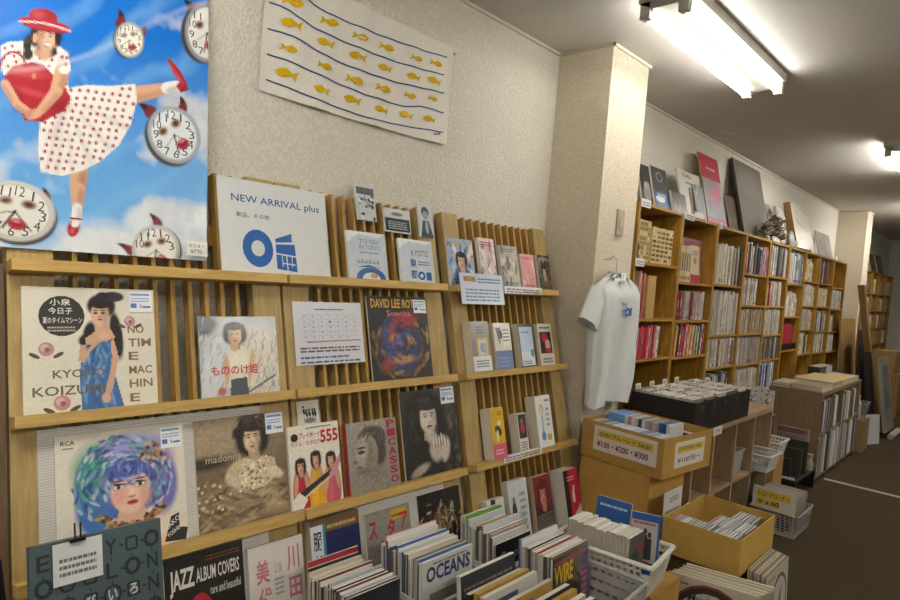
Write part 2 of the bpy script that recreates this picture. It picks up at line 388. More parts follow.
P.X = 450+FPX*(rx_*CR.x+ry_*CR.y+rz_*CR.z)/dd; P.Z = -(300-FPX*(rx_*CU.x+ry_*CU.y+rz_*CU.z)/dd)   # the sheet's own cells, named by where they sit in the printed picture
def vnoise(sx, sz, seed):
    r = np.random.RandomState(seed); out = np.zeros_like(cu); amp = 1; tot = 0
    for o_ in range(5):
        gxn, gzn = int(sx*2**o_)+2, int(sz*2**o_)+2; g = r.rand(gzn+1, gxn+1); a = cu*(gxn-1); c = cv*(gzn-1); i = a.astype(int); j = c.astype(int); f = a-i; h = c-j; f = f*f*(3-2*f); h = h*h*(3-2*h)
        out += amp*((g[j, i]*(1-f)+g[j, i+1]*f)*(1-h)+(g[j+1, i]*(1-f)+g[j+1, i+1]*f)*h); tot += amp; amp *= .55
    return out/tot
V_ = -P.Z; U_ = P.X
sm = lambda t: np.clip(t, 0, 1)
low = sm((V_-150)/70); side = sm((U_-148)/25)*sm(1-np.abs(V_-105)/55); lf = sm((60-U_)/35)*sm(1-np.abs(V_-165)/55); band = sm(1-np.abs(V_-182-(U_-150)*.05)/26)*sm((U_-70)/50)
cl = sm((vnoise(4, 5, 5)-.5)*5+low*1.05+side*1.5+lf*1.3-band*1.5-.25-sm((70-V_)/70)*.6)
top = sm((230-V_)/190)[..., None]
P.im = np.array(H('74b6ea'))*(1-top)+np.array(H('0f74d4'))*top
st = sm((vnoise(2, 3, 8)+.35*np.sin((U_*.55+V_)*.11+vnoise(3, 3, 4)*6)-.62)*1.6)*(1-cl)*.7
P.mix(st, '8cc4f0'); P.mix(cl, 'dde2e7'); P.mix(cl*sm((vnoise(6, 8, 21)-.5)*3), 'b4bcc8')
def pp(pts, c, op=1): P.poly([(u, -v) for u, v in pts], c, op)
def pe(cx, cy, rx, ry, c, ang=0, soft=.25, op=1): P.e(cx, -cy, rx, ry, c, soft, -ang, op)
NUM = []
def clock(cx, cy, rx, ry, ang, horns, rim='8a8f96', f='e9e8e2', depth=(-3, 3), sp=0):
    for (t_, a_, c_) in horns:
        m = ((a_[0]+c_[0])/2, (a_[1]+c_[1])/2)
        for k in range(9):
            q = k/8; w_ = math.hypot(a_[0]-c_[0], a_[1]-c_[1])*.5*(1-q)**.8+.4; bend = math.sin(q*3.14)*1.5
            pe(m[0]+(t_[0]-m[0])*q+bend, m[1]+(t_[1]-m[1])*q, w_, w_, '3a1c22' if q > .55 else '7c2830', 0, .4)
    pe(cx+depth[0], cy+depth[1], rx, ry, '45413e', ang, .06); pe(cx, cy, rx, ry, rim, ang, .06); pe(cx-rx*.02, cy-ry*.02, rx*.95, ry*.95, tuple(v*1.25 for v in H(rim)), ang, .1); pe(cx, cy, rx*.88, ry*.88, tuple(v*.6 for v in H(rim)), ang, .06); pe(cx, cy, rx*.86, ry*.86, f, ang, .08)
    ca, sa = math.cos(ang), math.sin(ang)
    q = lambda a, c: (cx+rx*a*ca-ry*c*sa, cy+rx*a*sa+ry*c*ca)
    for i in range(12):
        an = 6.2832*(i+1)/12+sp; NUM.append((q(.68*math.sin(an), -.68*math.cos(an)), str(i+1), min(rx, ry)*.22, ang+sp))
    for d in (-.3, .3):
        u, v = q(d, -.3); pe(u, v, rx*.2, ry*.15, 'b09a80', ang, .5); pe(u, v, rx*.15, ry*.11, '7a5a40', ang, .4); pe(u, v, rx*.07, ry*.06, '4a2020', ang, .4)
    o_ = q(.0, .02)
    for e, wd in ((q(.5, .55), .8), (q(-.22, .62), 1.3), (q(-.5, .2), .6)):
        for k in range(24): pe(o_[0]+(e[0]-o_[0])*k/23, o_[1]+(e[1]-o_[1])*k/23, wd*.6*rx/26, wd*.6*rx/26, '2e2c2a', 0, .5)
    u, v = q(.12, .42); pe(u, v, rx*.24, ry*.19, 'b42c38', ang, .25); pe(u, v, rx*.15, ry*.07, '8a1c28', ang, .5); pe(u-1, v-ry*.1, rx*.1, ry*.04, 'e08a90', ang, .8)
    pe(o_[0], o_[1], rx*.05, ry*.05, '222222', 0, .3); pe(cx-rx*.3, cy-ry*.55, rx*.35, ry*.12, 'ffffff', ang-.5, 1.2, .35)
clock(129.5, 40, 14.5, 18, -.15, [((119, 9), (125, 23), (116, 25)), ((145, 26), (144, 35), (138, 31))], rim='a9aaa4', f='efeadc', depth=(-2, 1))
clock(207, 33, 22, 30, -.1, [((184, 0), (199, 8), (190, 16))], depth=(-4, 1))
clock(174, 135, 25, 30, -.55, [((138, 103), (152, 107), (150, 118)), ((180, 96), (186, 112), (179, 107))], rim='9aa0a8', f='dfe4e8', sp=.5)
clock(15, 211, 41, 30, .22, [((42, 187), (50, 197), (44, 200))], rim='c0beb8', f='e4e2da', depth=(2, 4))
clock(156, 250, 24, 25, -.2, [((117, 243), (132, 247), (130, 255)), ((149, 213), (162, 223), (154, 226))], rim='b4b4b2', f='e6e4de', depth=(2, 1))
def limb(p, q, r0, r1, col, dark):
    for k in range(26):
        t_ = k/25; x, y = p[0]+(q[0]-p[0])*t_, p[1]+(q[1]-p[1])*t_; r = r0+(r1-r0)*t_; pe(x, y, r, r, col, 0, .12)
    L = math.hypot(q[0]-p[0], q[1]-p[1]); nx_, ny_ = -(q[1]-p[1])/L, (q[0]-p[0])/L
    if ny_ < 0 or (abs(ny_) < .2 and nx_ > 0): nx_, ny_ = -nx_, -ny_
    for k in range(26):
        t_ = k/25; r = r0+(r1-r0)*t_; pe(p[0]+(q[0]-p[0])*t_+nx_*r*.55, p[1]+(q[1]-p[1])*t_+ny_*r*.55, r*.5, r*.5, dark, 0, 1.2, .10)
SK, SKD = 'dcab8a', 'a8745a'
# raised leg, sock and shoe
limb((134, 95), (168, 88), 8.5, 5.5, SK, SKD); limb((167, 88), (176, 86), 5.8, 5.2, 'f0eeea', 'b8b4b0')
pp([(167, 60), (170, 58.5), (181, 72), (188, 86), (187, 90), (180, 91), (176, 86), (181, 80), (174, 73)], 'b4202e'); pp([(167, 60), (171, 62), (184, 83), (182, 86), (173, 74)], 'd84a50', .6); pp([(180, 91), (188, 88), (188, 90), (181, 92.5)], '5a141c')
# standing leg
limb((78.5, 172), (78, 190), 9, 7.5, SK, SKD); limb((78, 190), (77, 210), 7.5, 4.8, SK, SKD); limb((77, 208), (76, 221), 5, 5, 'f0eeea', 'b8b4b0'); pe(73.5, 228, 6, 9, 'b01c2a', .25, .12); pe(75, 223.5, 4, 4, 'f0eeea', 0, .2); pe(72, 231, 2.5, 3, 'e05860', .2, .9); pp([(70, 217), (82, 219), (82, 220.5), (70, 218.5)], '7a1a22')
# skirt
sk = [(68, 88), (86, 85), (110, 86), (135, 84), (137, 100), (131, 124), (119, 145), (101, 161), (82, 171), (62, 176), (41, 172), (38, 150), (40, 120), (60, 105)]
pp(sk, 'efeae4')
def inside(p, poly):
    r = False
    for i in range(len(poly)):
        a, c = poly[i-1], poly[i]
        if (a[1] > p[1]) != (c[1] > p[1]) and p[0] < (c[0]-a[0])*(p[1]-a[1])/(c[1]-a[1])+a[0]: r = not r
    return r
for k, (e_, wd, op) in enumerate((((46, 172), 3, .35), ((56, 175), 4, .3), ((72, 173), 3, .25), ((92, 166), 4, .28), ((112, 150), 4, .25), ((128, 128), 3, .3), ((50, 140), 5, .2))):
    for j in range(30):
        t_ = .25+.75*j/29; x, y = 66+(e_[0]-66)*t_, 98+(e_[1]-98)*t_; pe(x, y, wd*(.4+.6*t_), 3, 'b4a8a4', 0, 1.2, op*.35)
for i in range(30):
    for j in range(24):
        p = (30+i*8.0-j*2.1+random.uniform(-.9, .9), 84+j*7.0+i*.9-random.uniform(0, 1.4)-20)
        if all(inside((p[0]+d, p[1]+e), sk) for d, e in ((-2, 0), (2, 0), (0, 2), (0, -2))): pe(p[0], p[1], 1.7, 1.8, 'a02a36', 0, .3)
# blouse
pp([(1, 46), (8, 42), (24, 41), (58, 45), (68, 53), (71, 70), (66, 74), (69, 90), (56, 100), (20, 96), (4, 76), (0, 62)], 'f0ece6')
pe(62, 62, 5, 10, 'c8bcb8', .3, 1.2, .5); pe(20, 58, 4, 12, 'c8bcb8', .1, 1.2, .5); pe(57, 74, 2, 10, 'b0a4a0', .1, 1, .6)
for p in ((5, 48), (12, 46), (4, 58), (14, 56), (56, 53), (62, 57), (66, 64), (59, 68), (40, 58), (49, 66), (8, 66), (19, 52), (64, 70), (67, 58), (9, 53), (16, 62), (52, 60), (61, 79), (66, 84)): pe(p[0], p[1], 1.6, 1.7, 'a02a36', 0, .3)
# hair, face and hat
pe(27.5, 44, 4.2, 9, '231d1c', .1); pe(28, 54, 5, 6, '2e2827', 0); pe(27, 40, 3, 4, '4a4240', 0, .8, .7); pe(50, 51, 7, 6.5, '272120'); pe(40, 52, 6, 5, 'c89678', 0, .4)
P.head(46, -38, 13, 'e2b698', '272120', 'b84a54', .1, 1, .25, hw=1.12); pe(47.5, 44.5, 3.2, 1.2, 'f6efe8', .1, .4)
pe(35, 38, 2.5, 5, 'd8a486', .1)
pe(45, 25.5, 26.5, 6.2, '8f1c2a', .2, .1); pe(45, 24.3, 26, 5.6, 'bb2c3a', .2, .1); pe(43, 17, 14.5, 8.6, 'a82434', .16, .12); pp([(30, 17), (57, 21), (58, 26), (29, 22)], 'b42a38'); pe(38, 14, 6, 4, 'd85a60', .1, 1.2, .6)
for k in range(60):
    t_ = k/59; x = 19.5+51*t_; pe(x, 20.3+10*t_+2.8*math.sin(t_*3.14)*-1+1.0, 1.0, .8, 'ece0dc', 0, .4)
# bag and arms
pp([(4, 76), (13, 66), (32, 62), (44, 65), (56, 78), (66, 88), (71, 99), (64, 111), (42, 122), (24, 120), (20, 106), (8, 90)], 'b02232')
pe(28, 72, 18, 5, 'd8606a', .15, 1.2, .6); pe(34, 93, 24, 3, 'd4525e', .3, 1.2, .6); pe(58, 104, 10, 8, '84141f', .3, 1.2, .7); pe(16, 98, 6, 12, '84141f', -.3, 1.2, .6); pe(34, 76, 2.2, 3, 'd88a60', 0, .5)
for k in range(90):
    a0 = 3.14+k*3.14/89; pe(13+12.5*math.cos(a0), 67+15*math.sin(a0), 1.1, 1.1, 'a02632', 0, .3)
limb((62, 72), (56, 92), 7.2, 6.2, SK, SKD); limb((56, 92), (41, 110), 6, 4.4, SK, SKD); limb((5, 84), (17, 104), 4.5, 4.2, SK, SKD); limb((17, 104), (28, 112), 4.2, 3.8, SK, SKD); pe(34, 114, 9, 5, SK, -.25, .15)
for k in range(4): pe(27+k*1.2, 117-k*2.2, 5, 1.0, SKD, -.2, .8, .5)
pe(64, 70, 5.5, 4, 'f0ece6', .2, .3)
for k in range(26):
    t_ = k/25; pe(-10+230*t_, 70-60*t_+12*math.sin(t_*5), 14, 2.2, 'ffffff', -.25, 1.3, .10)  # pale glare streak painted over the finished picture
P.noise(.025, 0)
P.im = P.im.reshape(SSz//2, 2, SSx//2, 2, 3).mean((1, 3)); P.nx, P.nz = SSx//2, SSz//2
b = B(); b.box(0, PW, .0004, .0012, 0, PH, 'e8e8e6'); A = Art(b, PW, PH, -.0001); P.put(A)
def pu(u, v): x, z = PPo(u, v); return ((x-PXL)/PW, (z-.012)/PH)
for (u, v), s_, r_, an in NUM:
    x, y = pu(u, v); du = abs(pu(u+1, v)[0]-x); dv = abs(pu(u, v-1)[1]-y); w_ = r_*du*(.3 if s_ == '1' else 1 if len(s_) < 2 else 1.5)
    if 0 < x-w_/2 and x+w_/2 < 1 and y > .02: A.t(s_, x-w_/2, y-r_*dv*.7, w_, r_*dv*1.5, '4a4846', .0, -an*.6); A.up(-1)
A.up()
# hand written price slip
o = b.build('wall_poster', 'gloss', M=PM @ Matrix.Translation((PXL, 0, .012))); tag(o, 'large sky-blue poster of a girl in a polka-dot dress kicking among horned clocks', 'poster')
x, z = PPo(181, 256)
c2 = B().box(0, .062, -.0035, -.0025, 0, .042, 'eceae2'); a = Art(c2, .062, .042, -.0037); a.t('ポスター', .1, .55, .75, .25, '333333').t('¥770-', .2, .15, .6, .28, '333333')
c2.build('price_slip', 'paper', o, M=(x-PXL, -.03, z-.012), label='small handwritten white price slip')
# ------------------------------------------------------------------ fish banner on the wall
BY = 1.918
TLb, TRb, BRb, BLb = (262.5, -14), (453, 54), (445, 140), (259, 86)
def bxz(u, v): p = PY(u, v, BY); return p.x, p.z
bx0 = bxz(*BLb)[0]; bx1 = bxz(*TRb)[0]; bz0 = bxz(*BRb)[1]-.02; bz1 = bxz(*TRb)[1]+.025
BW, BHt = bx1-bx0, bz1-bz0
def bu(x, y): u, v = 255+x/4.137, y/4.137; X, Z = bxz(u, v); return ((X-bx0)/BW, (Z-bz0)/BHt)
b = B(); g = B()
def sag(x, z):   # cloth hangs a little lower and looser towards its middle
    return z
n, m = 64, 24
vs = [(BW*i/n, 0, BHt*j/m) for j in range(m+1) for i in range(n+1)]
b.add(vs, [(j*(n+1)+i, j*(n+1)+i+1, (j+1)*(n+1)+i+1, (j+1)*(n+1)+i) for j in range(m) for i in range(n)], 'e6e1d6')
b.add([(x, .0015, z) for x, _, z in vs], [(j*(n+1)+i, (j+1)*(n+1)+i, (j+1)*(n+1)+i+1, j*(n+1)+i+1) for j in range(m) for i in range(n)], 'e6e1d6')
A = Art(b, BW, BHt, -.0022)
for L in ([(-60, -150), (100, -72), (220, 0), (300, 52), (400, 100), (480, 130), (560, 160), (680, 205), (795, 237)], [(55, 10), (100, 24), (140, 45), (170, 70), (250, 115), (330, 152), (400, 185), (480, 217), (560, 245), (680, 285), (785, 310)], [(50, 118), (100, 130), (150, 150), (210, 180), (260, 210), (330, 243), (400, 275), (500, 312), (600, 340), (700, 366), (785, 385)], [(50, 222), (110, 240), (160, 262), (230, 292), (300, 320), (380, 355), (450, 385), (540, 414), (620, 437), (680, 437), (780, 467)], [(47, 327), (120, 354), (200, 385), (270, 413), (330, 433), (420, 465), (500, 490), (600, 512), (775, 547)]):
    L2 = []
    for a_, c_ in zip(L, L[1:]):
        n_ = max(1, int(math.hypot(c_[0]-a_[0], c_[1]-a_[1])/12)); L2 += [(a_[0]+(c_[0]-a_[0])*k/n_, a_[1]+(c_[1]-a_[1])*k/n_) for k in range(n_)]
    A.line([bu(*p) for p in L2+[L[-1]]], .0115, '2f4f86')
for row, lst, hd in ((0, [(155, 10, 1), (310, 90, .85), (432, 152, .75), (546, 195, .72), (665, 242, .6), (750, 263, .62)], 1), (1, [(145, 97, 1), (290, 173, .82), (420, 230, .8), (536, 277, .7), (651, 315, .66), (740, 333, .72)], 0), (2, [(137, 200, .75), (288, 270, .75), (410, 327, .8), (530, 363, .8), (641, 393, .58), (731, 408, .5)], 1), (3, [(127, 302, 1.05), (270, 365, .8), (400, 405, .8), (515, 447, .68), (625, 470, .65), (715, 490, .6)], 0)):
    for x, y, k in [(x, y, k*1.14) for x, y, k in lst]:
        s = 1 if hd else -1; an = .34; ca, sa = math.cos(an), math.sin(an)
        f = [(40, 0), (25, 13), (5, 17), (-12, 8), (-22, 5), (-40, 18), (-36, 0), (-40, -18), (-22, -5), (-12, -8), (5, -17), (25, -13)]
        A.p([bu(x+(s*a*ca-c*sa)*k, y+(s*a*sa+c*ca)*k) for a, c in f], 'd9b21c')
for i in range(5): A.line([bu(735+i*6, 548), bu(738+i*6, 556)], .012, '5a5a60')
b.v = [(x, y+.0045*math.sin(x*21+z*9)+.003*math.sin(x*47-z*5)-.002, z-.03*(1-abs(2*x/BW-1)**2)*(1-z/BHt)*.25) for x, y, z in b.v]
o = b.build('fish_banner', 'cloth', M=(bx0, BY, bz0), smooth=False); tag(o, 'white cotton hand towel printed with yellow fish and blue waves on the wall', 'banner')
for u, v in ((452.5, 54.5),):
    x, z = bxz(u, v); B().tube([(0, -.006, 0), (0, -.012, 0)], .006, 'b8a070', 8).build('push_pin', 'plastic', o, M=(x-bx0, -.004, z-bz0))
# ------------------------------------------------------------------ T-shirt on the pillar
SY = 1.545
xl = PY(588, 407, SY); xr = PY(624, 404, SY); xs0 = PY(597, 278, SY); xs1 = PY(637, 287, SY); nk = PY(617, 264, SY)
t = thing('t_shirt', 'light grey marl T-shirt with a blue chest print hanging on the pillar', 'shirt', (0, SY, 0))
b = B(); zt = (xs0.z+xs1.z)/2-.012; zb = xl.z; NR, NS = 26, 44; cxm = (xl.x+xr.x+xs0.x+xs1.x)/4
GR = 'dcdedd'
for r in range(NR+1):
    f = r/NR; z = zb+(zt-zb)*f
    hw = ((xr.x-xl.x)*(1-f)+(xs1.x-xs0.x)*f)/2; cx = ((xl.x+xr.x)*(1-f)+(xs0.x+xs1.x)*f)/2
    dp = .032+.02*math.sin(f*2.6); 
    if f > .93: k = (f-.93)/.07; dp *= 1-.55*k; hw *= 1-.06*k
    for k in range(NS):
        an = 6.2832*k/NS; fold = .02*math.sin(an*5+f*1.1)*(1-.75*f)+.016*math.sin(an*9-f*2)*(1-.65*f)+.008*math.sin(an*4-f*5)+.004*math.sin(an*13+f*9)
        sg = lambda q: math.copysign(abs(q)**.55, q)
        b.v.append((cx+(hw)*sg(math.cos(an)), (dp+fold)*sg(math.sin(an)), z+.008*math.sin(an*3)*(1-f)))
for r in range(NR):
    for k in range(NS):
        b.f.append((r*NS+k, r*NS+(k+1) % NS, (r+1)*NS+(k+1) % NS, (r+1)*NS+k)); b.c.append(H(GR))
# shoulders slope up to the neck ring
base = NR*NS; nkx = nk.x
for rr, (f, zz) in enumerate(((.62, .034), (.36, .058))):
    for k in range(NS):
        an = 6.2832*k/NS; x, y, z = b.v[base+k]
        b.v.append((nkx+(x-nkx)*f, y*(.9-.1*rr), zt+zz-(.045*rr if math.sin(an) < -.2 else 0)*abs(math.sin(an))))
    for k in range(NS):
        n0 = base+rr*NS; b.f.append((n0+k, n0+(k+1) % NS, n0+NS+(k+1) % NS, n0+NS+k)); b.c.append(H(GR if rr == 0 else 'b8b8b8'))
ring = [Vector(v) for v in b.v[-NS:]]; SB = b.build('shirt_body', 'cloth', t, smooth=True)
B().tube(ring+ring[:2], .008, 'b4b6b6', 6).build('collar', 'cloth', SB, smooth=True)
def sleeve(sx, sg, out=.085, yy=0):
    b = B(); p0 = Vector((sx-sg*.03, 0, zt-.045)); p1 = Vector((sx+sg*out, yy, zt-.20)); d = (p1-p0).normalized(); n1 = Vector((-d.z, 0, d.x)); R = []
    for i in range(7):
        f = i/6; c = p0.lerp(p1, f); hw = .078-.006*f; dp = .03+.012*f
        R += [c+n1*hw*math.cos(6.2832*k/18)+Vector((0, 1, 0))*(dp*math.sin(6.2832*k/18)+.004*math.sin(k*2.1+f*3)) for k in range(18)]
    b.add(R, [(i*18+k, i*18+(k+1) % 18, (i+1)*18+(k+1) % 18, (i+1)*18+k) for i in range(6) for k in range(18)], GR)
    return b.build('sleeve', 'cloth', t, smooth=True)
sleeve(xs0.x+.005, -1, .06); sleeve(xs1.x-.02, 1, .02, .03)
pr = PY(622.5, 309, SY-.05); b = B(); A = Art(b, .12, .085, 0, clip=False)
A.t('THE', .02, .62, .5, .25, '3a5a8c', .02).lines(.08, .36, .5, .14, 1, '6d93c4').e(.62, .3, .2, .27, '2f62b4').e(.62, .3, .09, .12, GR).p([(.82, .05), (1.0, .08), (.98, .58), (.8, .52)], '2f62b4')
b.build('chest_print', 'paper', SB, M=(pr.x-.05, -.066, pr.z-.04))
b = B(); hx = nkx; hz = zt+.055
b.tube([(hx-.13, 0, zt-.012), (hx-.07, 0, zt+.018), (hx, 0, zt+.05), (hx+.07, 0, zt+.018), (hx+.13, 0, zt-.012)], .006, 'e8e8e6')
b.tube([(hx, 0, zt+.05), (hx, 0, zt+.11), (hx+.012, 0.012, zt+.135), (hx, .03, zt+.145), (hx-.01, .035, zt+.13)], .003, 'c8c8c8', 6); HG = b.build('hanger', 'plastic', t)
b = B().box(0, .048, -.001, .001, 0, .062, 'f2f2f0'); A = Art(b, .048, .062, -.0012); A.t('T', .3, .55, .3, .3, '333333').lines(.15, .12, .7, .3, 3, '556688'); b.build('price_tag', 'paper', HG, M=(nkx-.03, -.045, zt+.0))
b = B().tube([(0, 0, 0), (0, -.035, 0), (0, -.045, .012)], .004, 'cfc6b0', 8).build('wall_hook', 'plastic', M=(hx, PYF, zt+.128)); tag(b, 'small pale hook on the pillar above the T-shirt', 'hook')
p0 = PY(614.5, 235, PYF); p1 = PY(622, 210.5, PYF)
t2 = thing('light_switch', 'narrow beige switch plate on the pillar above the T-shirt', 'switch', (p0.x, PYF, p0.z)); wS, hS = max(.04, p1.x-p0.x+.012), p1.z-p0.z
PL = B().box(0, wS, -.012, 0, 0, hS, 'a89e8a').build('plate', 'plastic', t2); B().box(wS*.25, wS*.75, -.016, -.0122, hS*.3, hS*.7, 'b4aa96').build('rocker', 'plastic', PL)
# ================================================================== THINGS STANDING ON THE RACKS
def stand(name, label, cat, TL, TR, BR, BL, t, face, art, ledge=None, edge='e4e0d4', mat='gloss', group=None, sticker=None, h=None, w=None):
    M, wd, ht = rk4(TL, TR, BR, BL, t+.003, ledge)
    ht = h or ht; wd = w or wd
    if ledge is None: M = M
    b, a, done = sheet(name, label, cat, wd, ht, t, face, M, edge, mat, group)
    if art: art(a)
    o = done()
    if sticker:
        x0, z0, pw, ph = sticker; price(o, wd, ht, x0*wd, z0*ht, pw*wd, ph*ht, a.y-.0002)
    return o
def rose(a, x, y, k, c='b98a8e'):
    a.e(x, y, k, k*1.0, c).e(x-.2*k, y+.2*k, k*.55, k*.55, 'd8b4ae').e(x+.1*k, y-.1*k, k*.35, k*.35, '9c5f66')
    for s in (-1, 1): a.e(x+s*1.5*k, y-.9*k, k*.8, k*.3, '5c5040', s*.5, 8)
def art_roses(a):
    P = Pic(120, 114, 'ddd8c6', 17)
    P.poly([(.4, 0), (.39, .3), (.43, .54), (.5, .6), (.62, .6), (.67, .46), (.65, .3), (.72, 0)], '3d6ba4')
    for i in range(60): P.e(.41+.24*P.rng.rand(), P.rng.rand()*.54, .012, .07, ['2d5288', '6a96c4', '8cb0d4', '3d6ba4'][i % 4], .8, P.rng.uniform(-.6, .6), .6)
    P.e(.57, .85, .11, .1, '2a2221', .2).e(.66, .93, .09, .045, '36333a', .3).e(.58, .93, .05, .04, '2c282c', .3).e(.47, .62, .045, .1, '2a2221', .4, -.2).e(.44, .56, .05, .05, '2a2221', .4).e(.68, .6, .05, .2, '2a2221', .3, .1)
    P.poly([(.51, .74), (.52, .64), (.44, .58), (.44, .52), (.62, .56), (.67, .58), (.63, .66), (.6, .74)], 'cfa68a'); P.e(.555, .78, .068, .1, 'd9b59a', .15).e(.6, .77, .03, .08, 'b48a70', 1, 0, .6).e(.56, .86, .07, .035, '2a2221', .4)
    for d in (-.03, .028): P.e(.552+d, .79, .017, .009, '4a3830', .5).e(.552+d, .81, .02, .005, '30241f', .6)
    P.e(.555, .735, .02, .008, 'a8424a', .4).e(.555, .76, .012, .006, 'a87a64', .8)
    P.poly([(.40, .53), (.385, .40), (.43, .38), (.47, .46), (.56, .56), (.6, .62), (.53, .6), (.45, .47), (.44, .53)], 'cfa488').e(.58, .6, .045, .025, 'd8b095', .3, .4); P.poly([(.655, .58), (.69, .42), (.64, .16), (.6, .08), (.57, .1), (.62, .3), (.64, .42), (.63, .54)], 'cfa488').e(.585, .08, .035, .04, 'd4aa8e', .3, .3)
    P.noise(.035, 0).put(a); a.e(.275, .765, .165, .165, '3c3a38')
    a.t('小泉', .19, .85, .15, .055, 'e9e6dc', .01).t('今日子', .18, .78, .17, .055, 'e9e6dc', .01).t('夏のタイムマシーン', .14, .705, .28, .05, 'e9e6dc', .01).lines(.17, .64, .2, .05, 2, 'bdb8ac')
    a.t('KYOKO', .2, .265, .38, .065, '6a665e', .015).t('KOIZUMI', .06, .13, .52, .075, '6a665e', .015)
    for s, y in (('NO', .615), ('TIM', .50), ('E', .385), ('MAC', .265), ('HIN', .15), ('E', .03)): a.t(s, .77, y, .06+.055*(len(s)-1)+.02, .07, '8a6a48', .02)
    rose(a, .16, .5, .055); rose(a, .26, .07, .06); rose(a, .79, .72, .045)
stand('record_sleeve', 'cream record sleeve with a woman in a blue dress and scattered roses', 'record', (19.5, 286), (150, 290), (161, 399), (25, 412), .006, 'ddd8c6', art_roses, 1, sticker=(.79, .80, .19, .18))
def art_wolf(a):
    P = Pic(90, 90, 'b9bcc0', 19).g('b4b8bc', 'a9adb2'); P.e(.05, .9, .2, .14, '3c3e42', .5, -.4).e(.8, .4, .35, .45, 'd4cdbc', .5).e(.2, .4, .2, .5, 'cdd1d4', .5, -.3)
    for i in range(120): P.e(.5+.5*P.rng.rand(), P.rng.rand()*.8, .008, .05, ['9a9a98', '77787a', 'e4ddcc'][i % 3], .6, P.rng.uniform(-.7, .3), .7)
    for i in range(40): P.e(P.rng.rand()*.3, P.rng.rand(), .008, .05, ['8a8e92', 'e0e4e6', '6a6c70'][i % 3], .6, P.rng.uniform(-.6, 0), .6)
    P.poly([(.3, .1), (.32, .55), (.4, .62), (.54, .62), (.62, .52), (.64, .1)], 'ddd4bc').e(.46, .4, .13, .14, 'e8e0cc', .6).poly([(.34, .0), (.36, .2), (.56, .22), (.58, 0)], '3c4a54').poly([(.58, .05), (.64, .3), (.7, .5), (.64, .54), (.57, .3)], 'd0a884').poly([(.3, .1), (.26, .42), (.33, .52), (.36, .3)], 'd0a884').poly([(.56, .03), (.95, .24), (.94, .2), (.6, .02)], '6a7076')
    P.head(.44, .76, .12, 'd8b48c', '332a27', 'b05048', .3, 1, -.2, hw=1.15).e(.24, .06, .05, .05, 'b05a40', .4); P.noise(.05, 0).put(a)
    a.t('もののけ姫', .12, .255, .60, .13, 'b8232c', .025)
stand('record_sleeve', 'pale grey record sleeve with red brush lettering and a pale standing figure', 'record', (198, 316), (275.5, 317), (279.5, 388), (202, 394.5), .006, 'b9bcc0', art_wolf, 1)
def art_cal(a):
    a.r(0, 0, 1, 1, 'd9dae2').t('Calendar 2024', .3, .88, .4, .04, '556')if False else a.r(0, 0, 1, 1, 'd9dae2')
    a.lines(.3, .87, .42, .04, 1, '5c5e68')
    for r in range(6): a.line([(.1, .80-r*.085), (.94, .80-r*.085)], .004, 'a9abb4')
    for c in range(1, 7): a.line([(.1+c*.12, .82), (.1+c*.12, .37)], .004, 'a9abb4')
    for r in range(6):
        for c in range(7):
            if 0 < r*7+c-2 < 32 or r == 0: a.t(str(r*7+c-9) if r and r*7+c-9 > 0 else '日月火水木金土'[c], .13+c*.12, .745-r*.082, .035, .032, '62646e' if c else 'b05058')
    a.line([(.16, .36), (.95, .375)], .022, 'b08a8c').lines(.06, .2, .86, .1, 2, '5c5e68').lines(.06, .1, .7, .06, 1, '3f6fb4').lines(.06, .03, .86, .05, 1, '5c5e68')
stand('calendar_sheet', 'white sheet with a printed month calendar taped to the rack slats', 'calendar', (291.5, 301.5), (361, 303), (364.5, 362), (297, 366), .001, 'd9dae2', art_cal, None, mat='paper')
def art_face(a):
    P = Pic(56, 66, '241f1d', 7)
    P.strands(.5, .42, .15, .48, 0, 6.28, 130, ['8a6a3a', 'b09055', '3a2a20', '5e4630', '1a1614'], .022, .09)
    P.e(.42, .42, .2, .3, '2f4a80', .7, .2).e(.64, .36, .14, .24, '24386a', .8, -.3).e(.58, .68, .22, .12, '9c2f3a', .6, .3).e(.3, .2, .16, .08, '8a3a3a', .8, .5).e(.4, .52, .09, .05, 'c8a030', .7, .3).e(.66, .46, .08, .05, 'c8a030', .7, -.4).e(.5, .24, .2, .05, 'a87a50', .8)
    P.strands(.5, .45, .02, .3, 0, 6.28, 60, ['3f62a4', '1c2c50', 'a83844', '2a2a34'], .02, .08); P.noise(.14, 1).put(a)
    a.t('DAVID LEE ROTH', .06, .86, .78, .11, 'd9a52e', .02).t('Sonrisa', .3, .76, .4, .07, 'd87a88')
stand('record_sleeve', 'dark record sleeve with blue and red paint strokes and yellow block lettering', 'record', (366, 296), (426.5, 297.5), (432, 373), (373, 378), .006, '2c2624', art_face, 1, sticker=(.76, .8, .22, .17))
